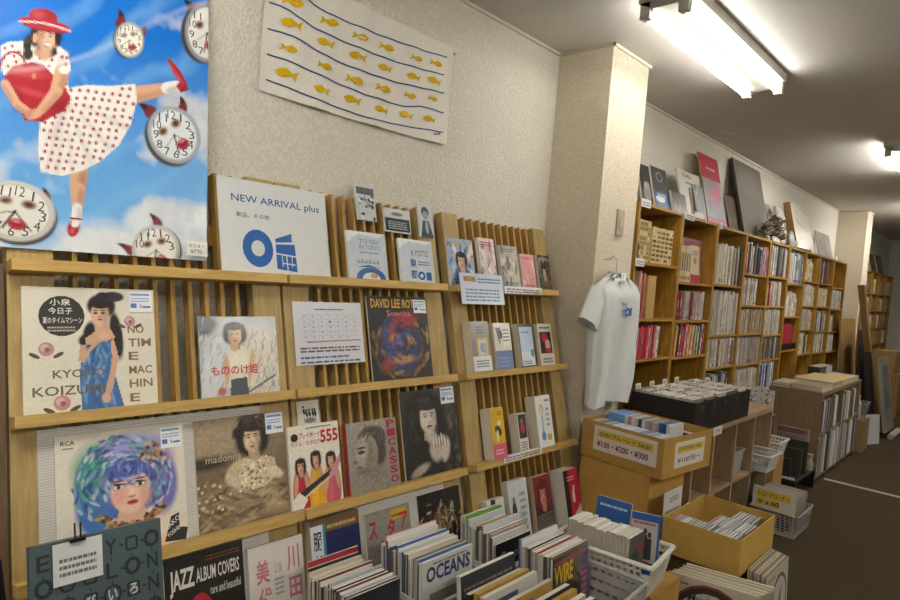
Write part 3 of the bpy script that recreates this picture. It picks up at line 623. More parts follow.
def art_blue(a):
    P = Pic(110, 110, 'e2dccb', 15)
    P.e(.55, .12, .42, .18, 'e6bfa8', .3).e(.78, .16, .2, .08, 'e2dccb', .8)
    P.e(.5, .62, .37, .33, '5568b4', .08).e(.27, .45, .14, .26, '4a78b8', .3).e(.8, .52, .13, .25, '7a76ba', .3).e(.3, .7, .17, .2, '3f9480', .7).e(.72, .74, .16, .18, '8a74b8', .8).e(.55, .86, .2, .1, '9aa4d8', .8)
    P.strands(.5, .58, .03, .385, -.75, 3.9, 420, ['3f5aa8', '7c98d8', '4a9a86', '8a78bc', 'b8c8ea', '35488c', '66b0a0', 'd0c8e4', '2c3c7c'], .012, .035)
    P.poly([(.45, .40), (.42, .2), (.68, .2), (.64, .40)], 'e0b49c'); P.e(.54, .50, .15, .18, 'edc9b2', .1).e(.45, .47, .06, .07, 'e89a94', 1, 0, .7).e(.66, .45, .05, .07, 'e89a94', 1, 0, .6).e(.65, .46, .04, .12, 'd8a890', 1, 0, .6)
    P.e(.52, .675, .17, .07, '5063b0', .4).strands(.52, .68, .0, .15, 0, 6.28, 50, ['3f5aa8', '7c98d8', '6a6ec0', '2c3c7c'], .01, .03)
    for d in (-.085, .085): P.e(.535+d, .545, .05, .026, 'a88a80', .8).e(.535+d, .54, .036, .018, 'e8e4dc', .3).e(.535+d, .542, .018, .02, '5a6a4c', .3).e(.535+d, .542, .008, .01, '1c1a1a', .3).e(.535+d, .562, .045, .008, '3a2c30', .5, -.1).e(.535+d, .588, .05, .009, '5a4a60', .6)
    P.e(.55, .47, .015, .05, 'f4dac8', 1).e(.55, .45, .03, .01, 'b87c6c', .8).e(.555, .405, .045, .02, 'c8404e', .35).e(.555, .406, .04, .004, '7a2430', .6)
    for i in range(120): f = P.rng.rand(); P.e(.30+.5*f+P.rng.normal()*.012, .33-.12*math.sin(f*3.14)+P.rng.normal()*.018, .018, .014, ['7a6038', '9a7c44', 'c0a060', '4c3a24', 'a05040'][i % 5], .5)
    for i in range(36): P.e(.72+P.rng.normal()*.045, .77+P.rng.normal()*.04, .022, .014, ['8c6d50', 'b08a60', '4c3828', 'd0b088'][i % 4], .5, P.rng.rand()*3)
    P.noise(.04, 0).put(a)
    a.t('RCA', .04, .93, .1, .035, '333333', .02).lines(.05, .9, .08, .02, 1, '666666')
    a.p([(.80, .02), (.86, .22), (.93, .24), (.93, .12), (1, .1), (.98, 0)], '2c2a2a').t('MAKO', .81, .1, .16, .04, 'e4e0d4', .01, .6).t('YOSHINO', .83, .045, .17, .035, 'e4e0d4', .01, .5)
stand('record_sleeve', 'cream record sleeve with a drawn woman with curly blue and green hair', 'record', (53, 437), (181.5, 424), (189, 529), (58, 545), .006, 'e2dccb', art_blue, 2, sticker=(.8, .8, .18, .18))
def art_sepia(a):
    P = Pic(96, 98, '6e5c48', 3).g('4c3d2e', '9a8568'); P.e(.2, .8, .35, .2, 'a8947a', 1).e(.1, .6, .3, .06, '3a2e22', 1)
    P.e(.55, .22, .6, .22, '8c785e', .6).e(.7, .2, .35, .1, 'b09a7c', 1, -.4)
    for i in range(70): P.e(P.rng.rand(), P.rng.rand()*.36, .09, .016, ['4e3f2f', '6b5942', 'a08c6e', 'b8a484'][i % 4], .8, P.rng.uniform(-.6, .6), .7)
    for i in range(40): P.e(P.rng.rand()*.35, .16+P.rng.rand()*.28, .016, .014, ['d8c8aa', '8a7656'][i % 2], .5)
    P.poly([(.30, .38), (.42, .58), (.58, .62), (.86, .56), (.9, .4), (.75, .3), (.5, .3)], 'c8b698').e(.58, .45, .2, .13, 'd8c8ac', .8)
    for i in range(60): P.e(.58+P.rng.normal()*.1, .44+P.rng.normal()*.06, .014, .012, ['f0e4cc', '8a7860'][i % 2], .6)
    P.e(.86, .42, .1, .05, 'e0d2b8', .5, -.5).e(.38, .5, .11, .05, 'cdb898', .5, .8)
    P.head(.62, .77, .125, 'd6bd9a', '241b14', '6a3c30', .6, -1, -.4, hw=1.35); P.strands(.62, .84, .1, .2, .2, 3.4, 60, ['2a2018', '4a3a2a', '15100c'], .02, .05)
    P.noise(.1, 1).put(a); a.t('madonna', .10, .60, .38, .065, 'b8ae9c', .004)
stand('record_sleeve', 'sepia record sleeve with a reclining dark-haired woman in white lace', 'record', (192.5, 421), (283, 411), (289, 515), (200, 529), .006, '6e5c48', art_sepia, 2, sticker=(.78, .79, .21, .2))
def art_birds(a):
    a.r(0, 0, 1, 1, 'd2cec2')
    for i, x in enumerate((.3, .42, .55, .7, .8)): a.e(x, .5+.1*(i == 0), .05, .12, '3a3a38', .2).e(x-.02, .65+.13*(i == 0), .05, .04, '3a3a38').line([(x, .4), (x+.02, .12)], .02, '55534e')
    a.e(.55, .25, .25, .1, '7c7a74')
stand('art_card', 'small white card with inky bird shapes tucked above the magazine of three girls', 'card', (296, 402), (318, 399.6), (320.5, 424), (298.5, 430), .002, 'd2cec2', art_birds, None, mat='paper')
def art_555(a):
    P = Pic(84, 106, 'e4dfd2', 13)
    for cx, c, z in ((.2, 'b0243a', .5), (.8, 'bf5a6a', .52), (.5, 'd9a51f', .56)):
        P.e(cx, .18, .17, .33, c, .15).e(cx-.05, .2, .05, .22, tuple(min(1, v*1.35) for v in H(c)), 1, 0, .6); P.e(cx-.1, .3, .035, .16, 'd0a084', .3, -.2).e(cx+.1, .3, .035, .16, 'c89878', .3, .2); P.head(cx, z, .075, 'd8a688', '201714', 'b03a40', .9, -1, .2)
    P.poly([(.12, .18), (.84, .42), (.86, .37), (.16, .11)], '2a2c34').poly([(.2, .12), (.8, .33), (.8, .31), (.22, .1)], 'd8c8a0').poly([(.74, .34), (1, .6), (1, .48), (.8, .28)], 'c88a98').poly([(0, .0), (0, .1), (.14, .2), (.3, .1), (.2, 0)], 'e8e4da'); P.noise(.05, 1).put(a)
    a.lines(.35, .95, .5, .03, 1, '555555').e(.12, .86, .07, .05, '222222').t('プレイボーイ', .2, .84, .42, .07, 'b8202e', .02).t('モデル・カタログ', .05, .75, .56, .06, 'b8202e', .015).t('555', .62, .75, .36, .16, 'c01c2c', .03)
stand('magazine', 'thick magazine with three laughing girls and a big red number', 'magazine', (287, 428), (338, 420), (342.5, 493.5), (292.5, 507), .012, 'e4dfd2', art_555, 2)
def art_paint(a):
    P = Pic(80, 94, '8f8a80', 9).g('8a857b', 'a09a8e')
    P.e(.5, .1, .42, .22, '8c8478', .5).e(.5, .3, .13, .2, '8a7e70', .4)
    P.e(.48, .72, .28, .2, '4a443e', .25).e(.62, .56, .13, .22, '4a443e', .4).e(.36, .55, .22, .26, 'a4988a', .2).poly([(.17, .52), (.1, .45), (.2, .42)], 'a4988a').e(.42, .5, .12, .2, '857a6c', 1).e(.28, .6, .1, .14, 'b8ac9c', .9)
    P.e(.26, .57, .07, .025, '3a332d', .5).e(.26, .63, .09, .018, '4a4038', .6).e(.2, .36, .06, .022, '74584e', .6).e(.3, .3, .14, .05, '7a6e60', .9).e(.13, .45, .04, .02, '6e6256', .8)
    P.strands(.5, .72, .1, .26, 0, 3.1, 40, ['5c544c', '35302b', '6e665c'], .012, .07); P.noise(.12, 1).put(a)
    a.r(.77, 0, 1, 1, '8e887e')
    for i, ch in enumerate('PICASSO'): a.t(ch, .80, .86-i*.135, .17, .11, 'a01e36', .03, 0)
stand('art_book', 'thick grey art book with a painted head and red upright lettering', 'book', (347, 424), (396, 416.5), (399.5, 480), (349, 490.5), .02, '8f8a80', art_paint, 2, edge='b0404a')
def art_dark(a):
    P = Pic(80, 94, '2b2826', 5).g('1c1a19', '3a3733')
    for i in range(70): P.e(.6+.4*P.rng.rand(), P.rng.rand(), .05, .04, ['5c564c', '3a3632', '6c665a', '25221f'][i % 4], .8, P.rng.rand()*3, .7)
    P.e(.4, .62, .36, .42, '141211', .4).e(.4, .15, .4, .3, '1d1a19', .5)
    P.head(.46, .66, .17, 'cfc4b4', '131110', '5a3c38', 1.6, -1, .3, hw=1.2); P.strands(.43, .6, .2, .36, 1.2, 4.4, 50, ['1a1716', '35302c'], .015, .06)
    P.e(.55, .27, .11, .13, 'b8ada0', .5, .2).e(.72, .26, .08, .14, 'c4b9aa', .5, -.3)
    for i in range(5): P.e(.52+i*.05, .37+.02*(i % 2), .018, .07, 'd0c6b8', .4, -.15+.1*i); P.e(.545+i*.05, .36, .006, .06, '4a423c', .6)
    P.e(.25, .08, .16, .05, 'a89e90', .6, .3).noise(.09, 1).put(a)
stand('record_sleeve', 'black record sleeve with a pale long-haired woman cupping her hands', 'record', (400, 394), (455, 384.5), (460.5, 463), (405, 477.5), .006, '2b2826', art_dark, 2, sticker=(.72, .80, .25, .2))
# row near the floor
def art_jazz(a):
    a.r(0, 0, 1, 1, '1d1a19').lines(.5, .91, .45, .05, 2, '7a4428')
    a.t('JAZZ', .06, .70, .3, .2, 'd8d4cc', .03).t('ALBUM COVERS', .38, .76, .56, .11, 'd8d4cc', .015).t('rare and beautiful', .55, .64, .4, .07, 'c8c4bc', .01)
    a.e(.42, .48, .17, .2, 'b01c30').e(.36, .54, .03, .05, 'e8c8c0', .6).e(.7, .25, .14, .2, '2c3038')
stand('art_book', 'black book of record art with white narrow letters and a red disc', 'book', (162, 561), (242.5, 539), (246, 618), (168, 640), .02, '1d1a19', art_jazz, 3)
def art_pink(a):
    a.r(0, 0, 1, 1, 'd9d5cc')
    for s, x, y, h in (('美', .12, .64, .22), ('代', .14, .40, .2), ('川', .68, .68, .24), ('田', .7, .42, .2)): a.t(s, x, y, .24, h, 'c87c88', .025)
    a.t('公演', .44, .7, .14, .1, '8a8a8c').lines(.44, .5, .16, .18, 4, '9a9a9c').e(.6, .2, .2, .15, '8f8b86').e(.55, .3, .09, .09, '77726c')
stand('record_sleeve', 'white record sleeve with faded pink brush characters under the ledge seam', 'record', (247.5, 549), (302, 534), (307, 612), (252, 628), .016, 'd9d5cc', art_pink, 3, edge='c9c4b8')
def art_man(a):
    P = Pic(48, 60, '20264a', 11).g('1a2040', '283060'); P.e(.66, .1, .4, .25, '22222a', .3).head(.66, .5, .2, 'b8805c', '2c2622', '8a4a40', 0, -1, -.4); P.noise(.06, 1).put(a, .0, 0, 1, .87)
    a.r(0, .87, 1, 1, '6e5636').r(.0, 0, .26, .95, 'd8dde0').r(.24, 0, .29, .95, '3f8aa0')
    for i, ch in enumerate('服部良一'): a.t(ch, .05, .72-i*.21, .17, .17, '22242c', .02)
    a.lines(.33, .9, .6, .06, 1, 'c0a060')
stand('record_sleeve', 'navy record sleeve with a portrait of an older man and black upright characters', 'record', (310, 522), (358.8, 509), (363, 582), (314, 596), .03, '20264a', art_man, 3, edge='b9b0a0')
def art_star(a):
    P = Pic(48, 60, '8e8a82', 12).g('7c7871', '98948b'); P.e(.6, .2, .36, .45, '1a1817', .2).head(.58, .38, .2, '8f7c70', '161413', '6a3c3a', 1.2, -1, .2, hw=1.2); P.noise(.07, 1).put(a)
    a.r(.55, .86, .92, .97, 'd8a52c').lines(.57, .89, .3, .05, 1, '4a4030')
    for s, x, y in (('ス', .06, .70), ('タ', .46, .68), ('ア', .76, .72)): a.t(s, x, y, .18, .2, 'b52a30', .03)
    a.lines(.68, .62, .2, .06, 2, 'd0ccc4')
stand('magazine', 'grey film magazine with red characters and a dark-haired portrait', 'magazine', (365.5, 514), (410, 503), (414, 575), (369.5, 588), .012, '8e8a82', art_star, 3)
def art_leaf(a):
    a.r(0, 0, 1, 1, '1f1c1b')
    P = Pic(56, 60, '1f1c1b', 23)
    for i in range(150): P.e(.5+P.rng.normal()*.2, .62+P.rng.normal()*.12, .06, .014, ['8a7450', 'b09a70', '5c4a34', 'c8b894', '2a2420'][i % 5], .5, P.rng.rand()*3, .85)
    P.e(.5, .25, .2, .22, '100e0e', .5).noise(.12, 1).put(a)
stand('record_sleeve', 'black record sleeve with a tangle of golden leaves', 'record', (418, 496), (460, 484), (464, 556), (422, 570), .006, '1f1c1b', art_leaf, 3)
# top ledge
def art_new(a):
    a.r(0, 0, 1, 1, 'd6d8d8').t('NEW ARRIVAL plus', .11, .735, .82, .10, '2f5f9a', .012).t('新品、その他', .145, .595, .29, .055, '4a4a4c', .008)
    a.e(.315, .28, .135, .2, '2c66ae').e(.315, .28, .06, .085, 'd6d8d8')
    a.p([(.475, .4), (.63, .475), (.63, .38), (.475, .36)], '2c66ae').p([(.475, .34), (.655, .355), (.665, .05), (.475, .075)], '2c66ae')
    a.line([(.475, .24), (.66, .22)], .016, 'd6d8d8').line([(.57, .22), (.575, .05)], .014, 'd6d8d8').line([(.53, .14), (.65, .13)], .012, 'd6d8d8').line([(.53, .1), (.53, .22)], .01, 'd6d8d8').line([(.62, .1), (.62, .22)], .01, 'd6d8d8')
stand('sign_board', 'white shop board with blue lettering and round emblem on the top ledge', 'sign', (215.8, 176.5), (325.5, 192.5), (329, 274), (222.5, 266.5), .005, 'd6d8d8', art_new, 0, mat='paper')
def art_bag(k):
    def f(a):
        a.r(0, 0, 1, 1, 'c9d2da').p([(0, .75), (.3, .95), (.8, .9), (1, 1), (0, 1)], 'e6ebee')
        if k == 0:
            a.t('TO GO', .3, .76, .5, .09, '56799e').t('IN TOKYO', .3, .64, .55, .09, '56799e').lines(.3, .56, .5, .05, 1, '6a86a8')
            for i in range(6): a.p([(.2+i*.1, .35), (.25+i*.1, .43+.03*(i % 2)), (.3+i*.1, .35)], '8fa2b4')
            a.e(.55, .05, .38, .22, '3d66a8').e(.55, .02, .24, .15, 'd9dde0').e(.62, .1, .1, .05, 'c8a060').p([(.2, .26), (.5, .32), (.85, .25), (.5, .28)], '3a4a5e')
        else:
            a.t('KYOTO', .35, .62, .5, .14, '3f5f86').t('東', .28, .36, .2, .2, '3a5f9c', .02).t('都', .28, .1, .2, .2, '3a5f9c', .02).lines(.52, .42, .35, .12, 2, '5a7aa4').e(.6, .18, .11, .1, '2c66ae').e(.6, .18, .05, .045, 'c9d2da').r(.74, .08, .9, .27, '2c66ae')
    return f
stand('souvenir_pouch', 'clear-bagged blue and white souvenir with a mountain drawing on the top ledge', 'souvenir', (346, 230), (385, 234.5), (388, 279), (349.5, 275.5), .012, 'c9d2da', art_bag(0), 0, mat='bag', group='bagged souvenirs on the top ledge')
stand('souvenir_pouch', 'clear-bagged white souvenir with tall blue capitals and two big characters', 'souvenir', (398.5, 238), (432, 242), (434.5, 281.5), (401, 279), .012, 'c9d2da', art_bag(1), 0, mat='bag', group='bagged souvenirs on the top ledge')
def art_mono(k):
    def f(a):
        a.r(0, 0, 1, 1, 'c4c8ca')
        if k == 2: a.e(.5, .75, .26, .17, '3a4048').e(.5, .66, .2, .13, '8f979c').p([(.1, 0), (.3, .5), (.7, .5), (.98, 0)], '4a5560').e(.55, .3, .12, .2, 'a0a8ac')
        elif k == 1: a.r(.04, .06, .96, .6, '2e3338').e(.5, .78, .22, .08, '6c7880').lines(.15, .15, .7, .36, 4, 'a8b0b4')
        else:
            a.r(.05, .72, .95, .92, '4c5258')
            for i in range(22): a.e(random.uniform(.1, .9), random.uniform(.05, .7), .1, .04, random.choice(['5c646a', '9aa2a6', '3c4248', 'e0e4e4']), random.random()*3, 8)
    return f
for k, (q, l) in enumerate(((((354, 183.5), (373.5, 186), (377, 222), (358, 219)), 'small bagged grey print taped to the slats, highest of three'), (((382, 211), (409, 207.5), (411, 231), (386.5, 235)), 'wide black and silver bagged badge clipped to the slats'), (((418, 203.5), (431, 205), (434.5, 238.5), (418.5, 236)), 'bagged grey portrait print at the rack edge beside the bookish rack'))):
    stand('print_packet', l, 'print', *q, .006, 'c4c8ca', art_mono(k), None, mat='bag', group='bagged prints pinned on the slats')
# ------------------------------------------------------------------ the book rack
def mixed(seed, bg, cols, fg='333333', head=None, pic=True, hc='c8283a', nums=3):
    def f(a):
        rs = random.getstate(); random.seed(seed)
        a.r(0, 0, 1, 1, bg)
        P = Pic(28, 40, bg, seed)
        for i in range(nums*14): P.e(P.rng.rand(), P.rng.rand()*.9, P.rng.uniform(.05, .2), P.rng.uniform(.02, .09), cols[P.rng.randint(len(cols))], .5, P.rng.rand()*3, .85)
        if pic: P.e(.5, .18, .35, .25, cols[0], .3).head(.5, .52, .15, 'dcb498', '2a2220', 'a04848', .3, -1, 0)
        P.noise(.08, 0).put(a)
        if head: a.t(head, .08, .84, .84, .12, hc, .02)
        else: a.lines(.08, .85, .8, .1, 2, hc)
        a.lines(.08, .04, .8, .12, 3, fg); random.setstate(rs)
    return f
R3 = [((448.2, 238.5), (473.2, 239.7), (475.5, 292), (449.8, 291), .012, mixed(1, '9fb4cc', ['3f5f94', 'e0c860', 'd8dce2', '5c7cb0', 'e8e8ea'], hc='d8b030'), 'blue and yellow magazine with a capped player, above the plastic notice'),
      ((479, 237.3), (494, 239.7), (498, 290), (482, 290), .02, mixed(2, 'd8d0cc', ['b02838', 'd8b0b0', 'e8e4e0', '8a8484'], hc='c0283c', pic=False), 'red and white magazine with cartoon-like shapes on the top ledge'),
      ((500, 245.5), (517.5, 246.7), (520, 290), (502.5, 290), .02, mixed(3, 'b8b4ae', ['8a8680', 'd8d4cc', '6a6660', 'c8b890'], hc='77736c', pic=False), 'grey crowded magazine cover in the middle of the top ledge'),
      ((520.5, 254), (534, 255), (536, 289), (522.5, 289), .014, mixed(4, 'd89a9c', ['e4b4b2', 'd88888', 'e8c8c4'], hc='b04a54', pic=False, nums=1), 'small pink paperback on the top ledge'),
      ((537.3, 255), (549, 256), (551.5, 289), (540, 289), .016, mixed(5, '35302c', ['6a625a', 'a09a90', '4a443e'], hc='c8c0b0', nums=2), 'dark brown paperback at the pillar end of the top ledge')]
for TL, TR, BR, BL, t_, art, l in R3: stand('magazine', l, 'magazine', TL, TR, BR, BL, t_, 'cccccc', art, 0)
def art_b1(a): a.r(0, 0, 1, 1, '857f78').lines(.3, .75, .4, .18, 3, '4c4843').r(.27, .3, .88, .66, 'd0b45a').r(.36, .33, .8, .62, 'c8c8c4').e(.55, .47, .12, .1, '8a98b0').e(.7, .45, .09, .12, 'a8a090').r(0, 0, 1, .3, 'dadde0').lines(.15, .08, .7, .16, 3, '556070')
def art_b2(a): a.r(0, 0, 1, 1, 'd2cdc0').r(0, 0, 1, .4, '6a80ae').p([(.1, .9), (.3, .5), (.4, .9)], '5a5650').r(.5, .5, .9, .85, 'e4e2da').e(.4, .75, .08, .1, '3a3734').lines(.5, .6, .4, .3, 4, '77736a').lines(.1, .05, .7, .25, 3, '8a9cc0')
def art_b3(a): a.r(0, 0, 1, 1, '5a564f').r(.08, .03, .96, .92, 'bccde2').r(.08, .03, .96, .35, 'd4dae0').p([(.72, .38), (.95, .4), (.93, .25), (.82, .2), (.72, .28)], '4a98a0').lines(.2, .78, .5, .06, 1, '5a7090').lines(.14, .06, .6, .1, 2, '556070')
def art_b4(a): a.r(0, 0, 1, 1, 'd8d4cc').lines(.1, .88, .8, .08, 1, '3a3734').r(.06, .28, .9, .8, '2c2c2c').e(.42, .66, .22, .12, 'b03040').e(.6, .48, .18, .14, 'd8a898').e(.6, .34, .22, .07, 'b82c3c').lines(.15, .06, .7, .14, 2, '556070')
R3b = [((471, 321.3), (488, 321.3), (491.7, 366.7), (472.7, 368), .045, art_b1, 'thick grey book with a yellow panel and white band, first on the middle ledge'),
       ((493.3, 323), (510, 323), (513, 364.7), (496.7, 366), .03, art_b2, 'cream paperback with a slate-blue lower band on the middle ledge'),
       ((517.7, 324), (532, 323), (535.7, 364), (521, 365.5), .035, art_b3, 'pale blue covered paperback with a small green badge on the middle ledge'),
       ((537.7, 323.7), (551.7, 323.7), (553.8, 362.7), (541, 364), .025, art_b4, 'white book with a red and black picture at the pillar end, middle ledge')]
for TL, TR, BR, BL, t_, art, l in R3b: stand('book', l, 'book', TL, TR, BR, BL, t_, 'cccccc', art, 1, edge='ddd4bf')
def art_y(a): a.r(0, 0, 1, 1, 'd9b020').r(0, 0, 1, .3, 'd8607a').e(.5, .55, .2, .12, '4a4238', .8).e(.62, .7, .14, .05, 'e8dcb0').e(.42, .45, .1, .12, 'e4d8a8').lines(.55, .85, .3, .1, 2, '5a4a20').lines(.15, .1, .6, .12, 2, 'f0d0d4')
def art_s(a): a.r(0, 0, 1, 1, 'd8d6d0').r(.08, .36, .94, .97, '33302f').e(.5, .62, .26, .14, 'b0394a').e(.45, .8, .2, .06, '77706a').lines(.15, .06, .7, .24, 4, '666a70')
def art_w(a): a.r(0, 0, 1, 1, 'dfdfdc').e(.35, .74, .16, .1, 'b8b0a4').e(.35, .72, .1, .07, 'd8c8b4').line([(.35, .62), (.35, .3)], .04, '6a94b8').e(.35, .22, .14, .09, '5a8ab8').lines(.6, .88, .3, .08, 1, '55544f').r(.6, .12, .86, .24, 'c8a050').lines(.62, .4, .2, .4, 4, '8a8a88')
for TL, TR, BR, BL, t_, art, l in (((491, 408.7), (502.5, 407), (507, 452.5), (492.5, 454), .055, art_y, 'thick yellow paperback with a pink band'), ((517, 413.7), (525.5, 412.5), (529, 446), (520, 448.5), .05, art_s, 'small black and red paperback between the yellow and the white books'), ((535, 396), (549.5, 395), (554, 440), (538.7, 444), .055, art_w, 'tall thick white book with a small drawn figure')):
    stand('book', l, 'book', TL, TR, BR, BL, t_, 'cccccc', art, 2, edge='ddd6c4')
def art_wh(a): a.r(0, 0, 1, 1, 'd6d6d2').r(.25, 0, .5, 1, '2a2a2a').lines(.6, .2, .3, .6, 4, '8a8a88')
def art_w2(a): a.r(0, 0, 1, 1, 'd4d8da').e(.25, .5, .12, .2, '3a3a3c').e(.25, .7, .07, .06, '8a7a70').lines(.55, .2, .3, .65, 6, '8a96a4').e(.6, .35, .2, .2, 'c2c8cc')
def art_bow(a): P = Pic(40, 60, '6e2430', 21).g('4a1a24', '8a3040'); P.e(.5, .2, .5, .25, '2c2628', .3).head(.5, .66, .18, 'cf8a76', '5a2418', '8a3a3a', .1, -1, .2); P.noise(.08, 1).put(a); a.r(0, 0, 1, .36, '37302f').lines(.05, .02, .9, .33, 9, '8a847c')
def art_red(a): a.r(0, 0, 1, 1, 'c22440').r(0, 0, .3, 1, '1c1a1a').p([(0, 0), (1, .35), (1, 0)], 'd8d2cc').e(.55, .5, .1, .12, 'e8dcd8').line([(.55, .55), (.62, .7)], .06, 'e8dcd8').lines(.2, .8, .5, .1, 2, 'e8b8c0')
for TL, TR, BR, BL, t_, art, l, e in (((487, 501), (504, 497), (508, 545), (490, 550), .03, art_wh, 'white book with a black stripe behind the magazine crate', 'd8d4c8'), ((507, 482), (526, 478), (531, 525), (512, 531), .035, art_w2, 'pale grey book with a dark small figure, on the lowest ledge', 'd0ccc0'), ((533, 477.5), (550, 473), (554, 522.5), (537, 528), .03, art_bow, 'dark red book with the face of a red-haired singer', 'c8b898'), ((563.5, 471), (577.5, 467), (581.5, 511), (567, 516), .075, art_red, 'very thick white-paged book with a crimson cover beside the pillar', 'e0dcd2')):
    stand('book', l, 'book', TL, TR, BR, BL, t_, 'cccccc', art, 3, edge=e)
# plastic notice and label strips hung on the ledges
def ledge_note(label, TL, TR, BR, BL, art, off=.05):
    q = [RK(u, v, -off) for u, v in (TL, TR, BR, BL)]; x0 = (q[0][0]+q[3][0])/2; x1 = (q[1][0]+q[2][0])/2; z0 = (q[2][1]+q[3][1])/2; z1 = (q[0][1]+q[1][1])/2
    b, a, done = sheet('shelf_notice', label, 'notice', x1-x0, z1-z0, .002, 'd4dae4', RM @ Matrix.Translation((x0, -off, z0)), 'd4dae4', 'gloss'); art(a); return done()
def art_note(a): a.r(0, 0, 1, 1, 'c6cede').r(.08, .72, .36, .9, 'b89a58').t('新入荷', .1, .74, .22, .13, '3a3226').lines(.4, .7, .55, .2, 2, '4a70b0').lines(.1, .1, .8, .45, 4, '6a7fae')
ledge_note('white laminated notice with blue writing hung on the top ledge', (460.3, 272.5), (502.5, 275.5), (504, 305.5), (461, 303), art_note, .05)
def art_str(a): a.r(0, 0, 1, 1, 'dcdcd8').r(.5, .12, .98, .5, 'd8c060').lines(.05, .15, .9, .7, 2, '4a5a7c')
ledge_note('narrow printed label strip on the top ledge below the pink paperback', (504.7, 285.5), (542, 288.5), (542, 294.5), (504.7, 293.5), art_str, .0505)
ledge_note('narrow printed label strip on the ledge under the small black paperback', (503.5, 456), (541.5, 447), (542, 453.5), (504, 463), art_str, .0505)
# ================================================================== WALL BOOKCASES
BYF, BYB, BTOP = 1.65, 1.915, 1.905
CX = [3.302, 3.908, 4.517, 5.13, 5.745, 6.33, 6.905, 7.49, 8.115, 8.745]
SH = [[1.57, 1.24, 1.0, .62, .3], [1.48, 1.23, .99, .62, .3], [1.49, 1.12, .88, .60, .3], [1.60, 1.35, 1.12, .87, .63, .3], [1.61, 1.35, 1.10, .88, .63, .3], [1.57, 1.26, .94, .62, .3], [1.62, 1.37, 1.13, .88, .63, .3], [1.62, 1.37, 1.10, .87, .63, .3], [1.60, 1.35, 1.09, .86, .62, .3]]
PINE, PINE2 = 'ab7f2e', '946a24'
NTH = ['first', 'second', 'third', 'fourth', 'fifth', 'sixth', 'seventh', 'eighth', 'ninth']
def bookcase(x0, x1, shelves, label, top=BTOP, yf=BYF, labels=()):
    t = thing('bookcase', label, 'bookcase', (x0, yf, 0), 'pine bookcases along the wall'); W = x1-x0; D = BYB-yf
    for xa in (.001, W-.019): B().box(xa, xa+.018, 0, D, 0, top, PINE).build('side_panel', 'pine', t)
    B().box(.0195, W-.0195, .002, D, top-.018, top, PINE).build('top_panel', 'woodx', t)
    B().box(.0195, W-.0195, D-.008, D-.001, .0, top-.0185, PINE2).build('back_panel', 'pine', t)
    for z in shelves: B().box(.0195, W-.0195, .002, D-.0085, z-.016, z, PINE).build('shelf', 'woodx', t)
    for z, xa, wd in labels:
        b = B().box(0, wd, -.004, -.0015, 0, .045, 'dcdcd6'); a = Art(b, wd, .045, -.0042); a.lines(.1, .2, .8, .6, 2, '5a6a8c'); b.build('shelf_label', 'paper', t, M=(xa, 0, z-.03))
    return t
LAB = {0: [(1.905, .01, .12), (1.57, .005, .11), (1.0, .005, .10)], 1: [(1.905, .01, .16)], 2: [(1.905, .005, .06)]}
for i in range(9):
    bookcase(CX[i], CX[i+1], SH[i], '%s pine bookcase along the wall counting from the front pillar' % NTH[i], labels=LAB.get(i, ()))
# further cases behind the second pillar
for i in range(4):
    bookcase(9.95+i*.56, 10.51+i*.56, [1.6, 1.35, 1.1, .86, .6, .3], '%s pine bookcase beyond the second pillar' % NTH[i])
NB = [0]; NSP = {'book': 0}
PALE = ['cfc8b8', 'd8d2c4', 'bdb6a6', 'c4bcae', 'e0dccf', 'b0a898', 'a8a39a', 'c9c4bf']
MIX = PALE*3+['6e6a66', '3c3a3a', '8a3038', '4a5a78', 'b09468', '7d7468', 'b8707c', '2b2b2e', '556a60']
def cname(c):
    r, g, b_ = (int(c[i:i+2], 16) for i in (0, 2, 4)); m = max(r, g, b_); s = m-min(r, g, b_)
    if s < 42: return 'white' if m > 214 else 'pale grey' if m > 182 else 'grey' if m > 120 else 'dark grey' if m > 66 else 'black'
    if r == m: return ('pink' if r > 165 and b_ > 90 and b_ > g-8 else 'red' if g < 90 else 'yellow' if g > 150 and r > 190 else 'tan' if r > 130 else 'brown')
    return 'green' if g == m else 'blue'
def fill(x0, x1, z, hmax, cols, th=(.010, .022), hh=(.17, .2), dd=(.11, .15), lean=0, kind='book', word='book', where='', yf=BYF+.003, cap=99, stop=1.0, title=.9):
    """individual spines standing on a shelf, from the pillar side onwards"""
    x = x0+.004; n = 0
    while n < cap:
        t_ = random.uniform(*th); h_ = min(hmax-.012, random.uniform(*hh)); d_ = random.uniform(*dd); c = random.choice(cols)
        ex = h_*math.sin(lean)
        if x+t_+ex > x0+(x1-x0)*stop-.004: break
        M = Matrix.Translation((x, yf+random.uniform(0, .02), z+.001+t_*math.sin(lean))) @ Matrix.Rotation(lean, 4, 'Y')
        b = B().box(0, t_-.0008, 0, d_, 0, h_, c, top='d9d3c4', sides=jit(c, .1))
        if random.random() < title:
            a = Art(b, t_-.0008, h_, -.0003); k = random.random(); lc = random.choice(['3a3836', '7a3038', '4a5878', '8a8478', 'e0dcd2', 'b09050'])
            a.r(.25, .3+.3*k, .75, .62+.3*k, lc)
            if random.random() < .7: a.r(.3, .18, .7, .27, lc)
            if random.random() < .5: a.r(.15, .04, .85, .14, random.choice(['3a3836', '9a3a40', 'e0dcd2', '58688a']))
        o = b.build(kind, 'paper', M=M); n += 1
        tag(o, '%s %s, %s %s' % (cname(c), word, ORD[min(n-1, 38)], where), word.split()[-1] if word.split()[-1] in ('book', 'magazine', 'record', 'comic') else 'book', 'books in the wall bookcases')
        x += t_+(h_*math.tan(lean)*0)+.0006
    return x
KIND = ['book', 'book', 'magazine', 'shelf_book', 'shelf_book', 'paperback', 'paperback', 'paperback', 'paperback']  # all shelf books; the kind names only follow the bookcase column
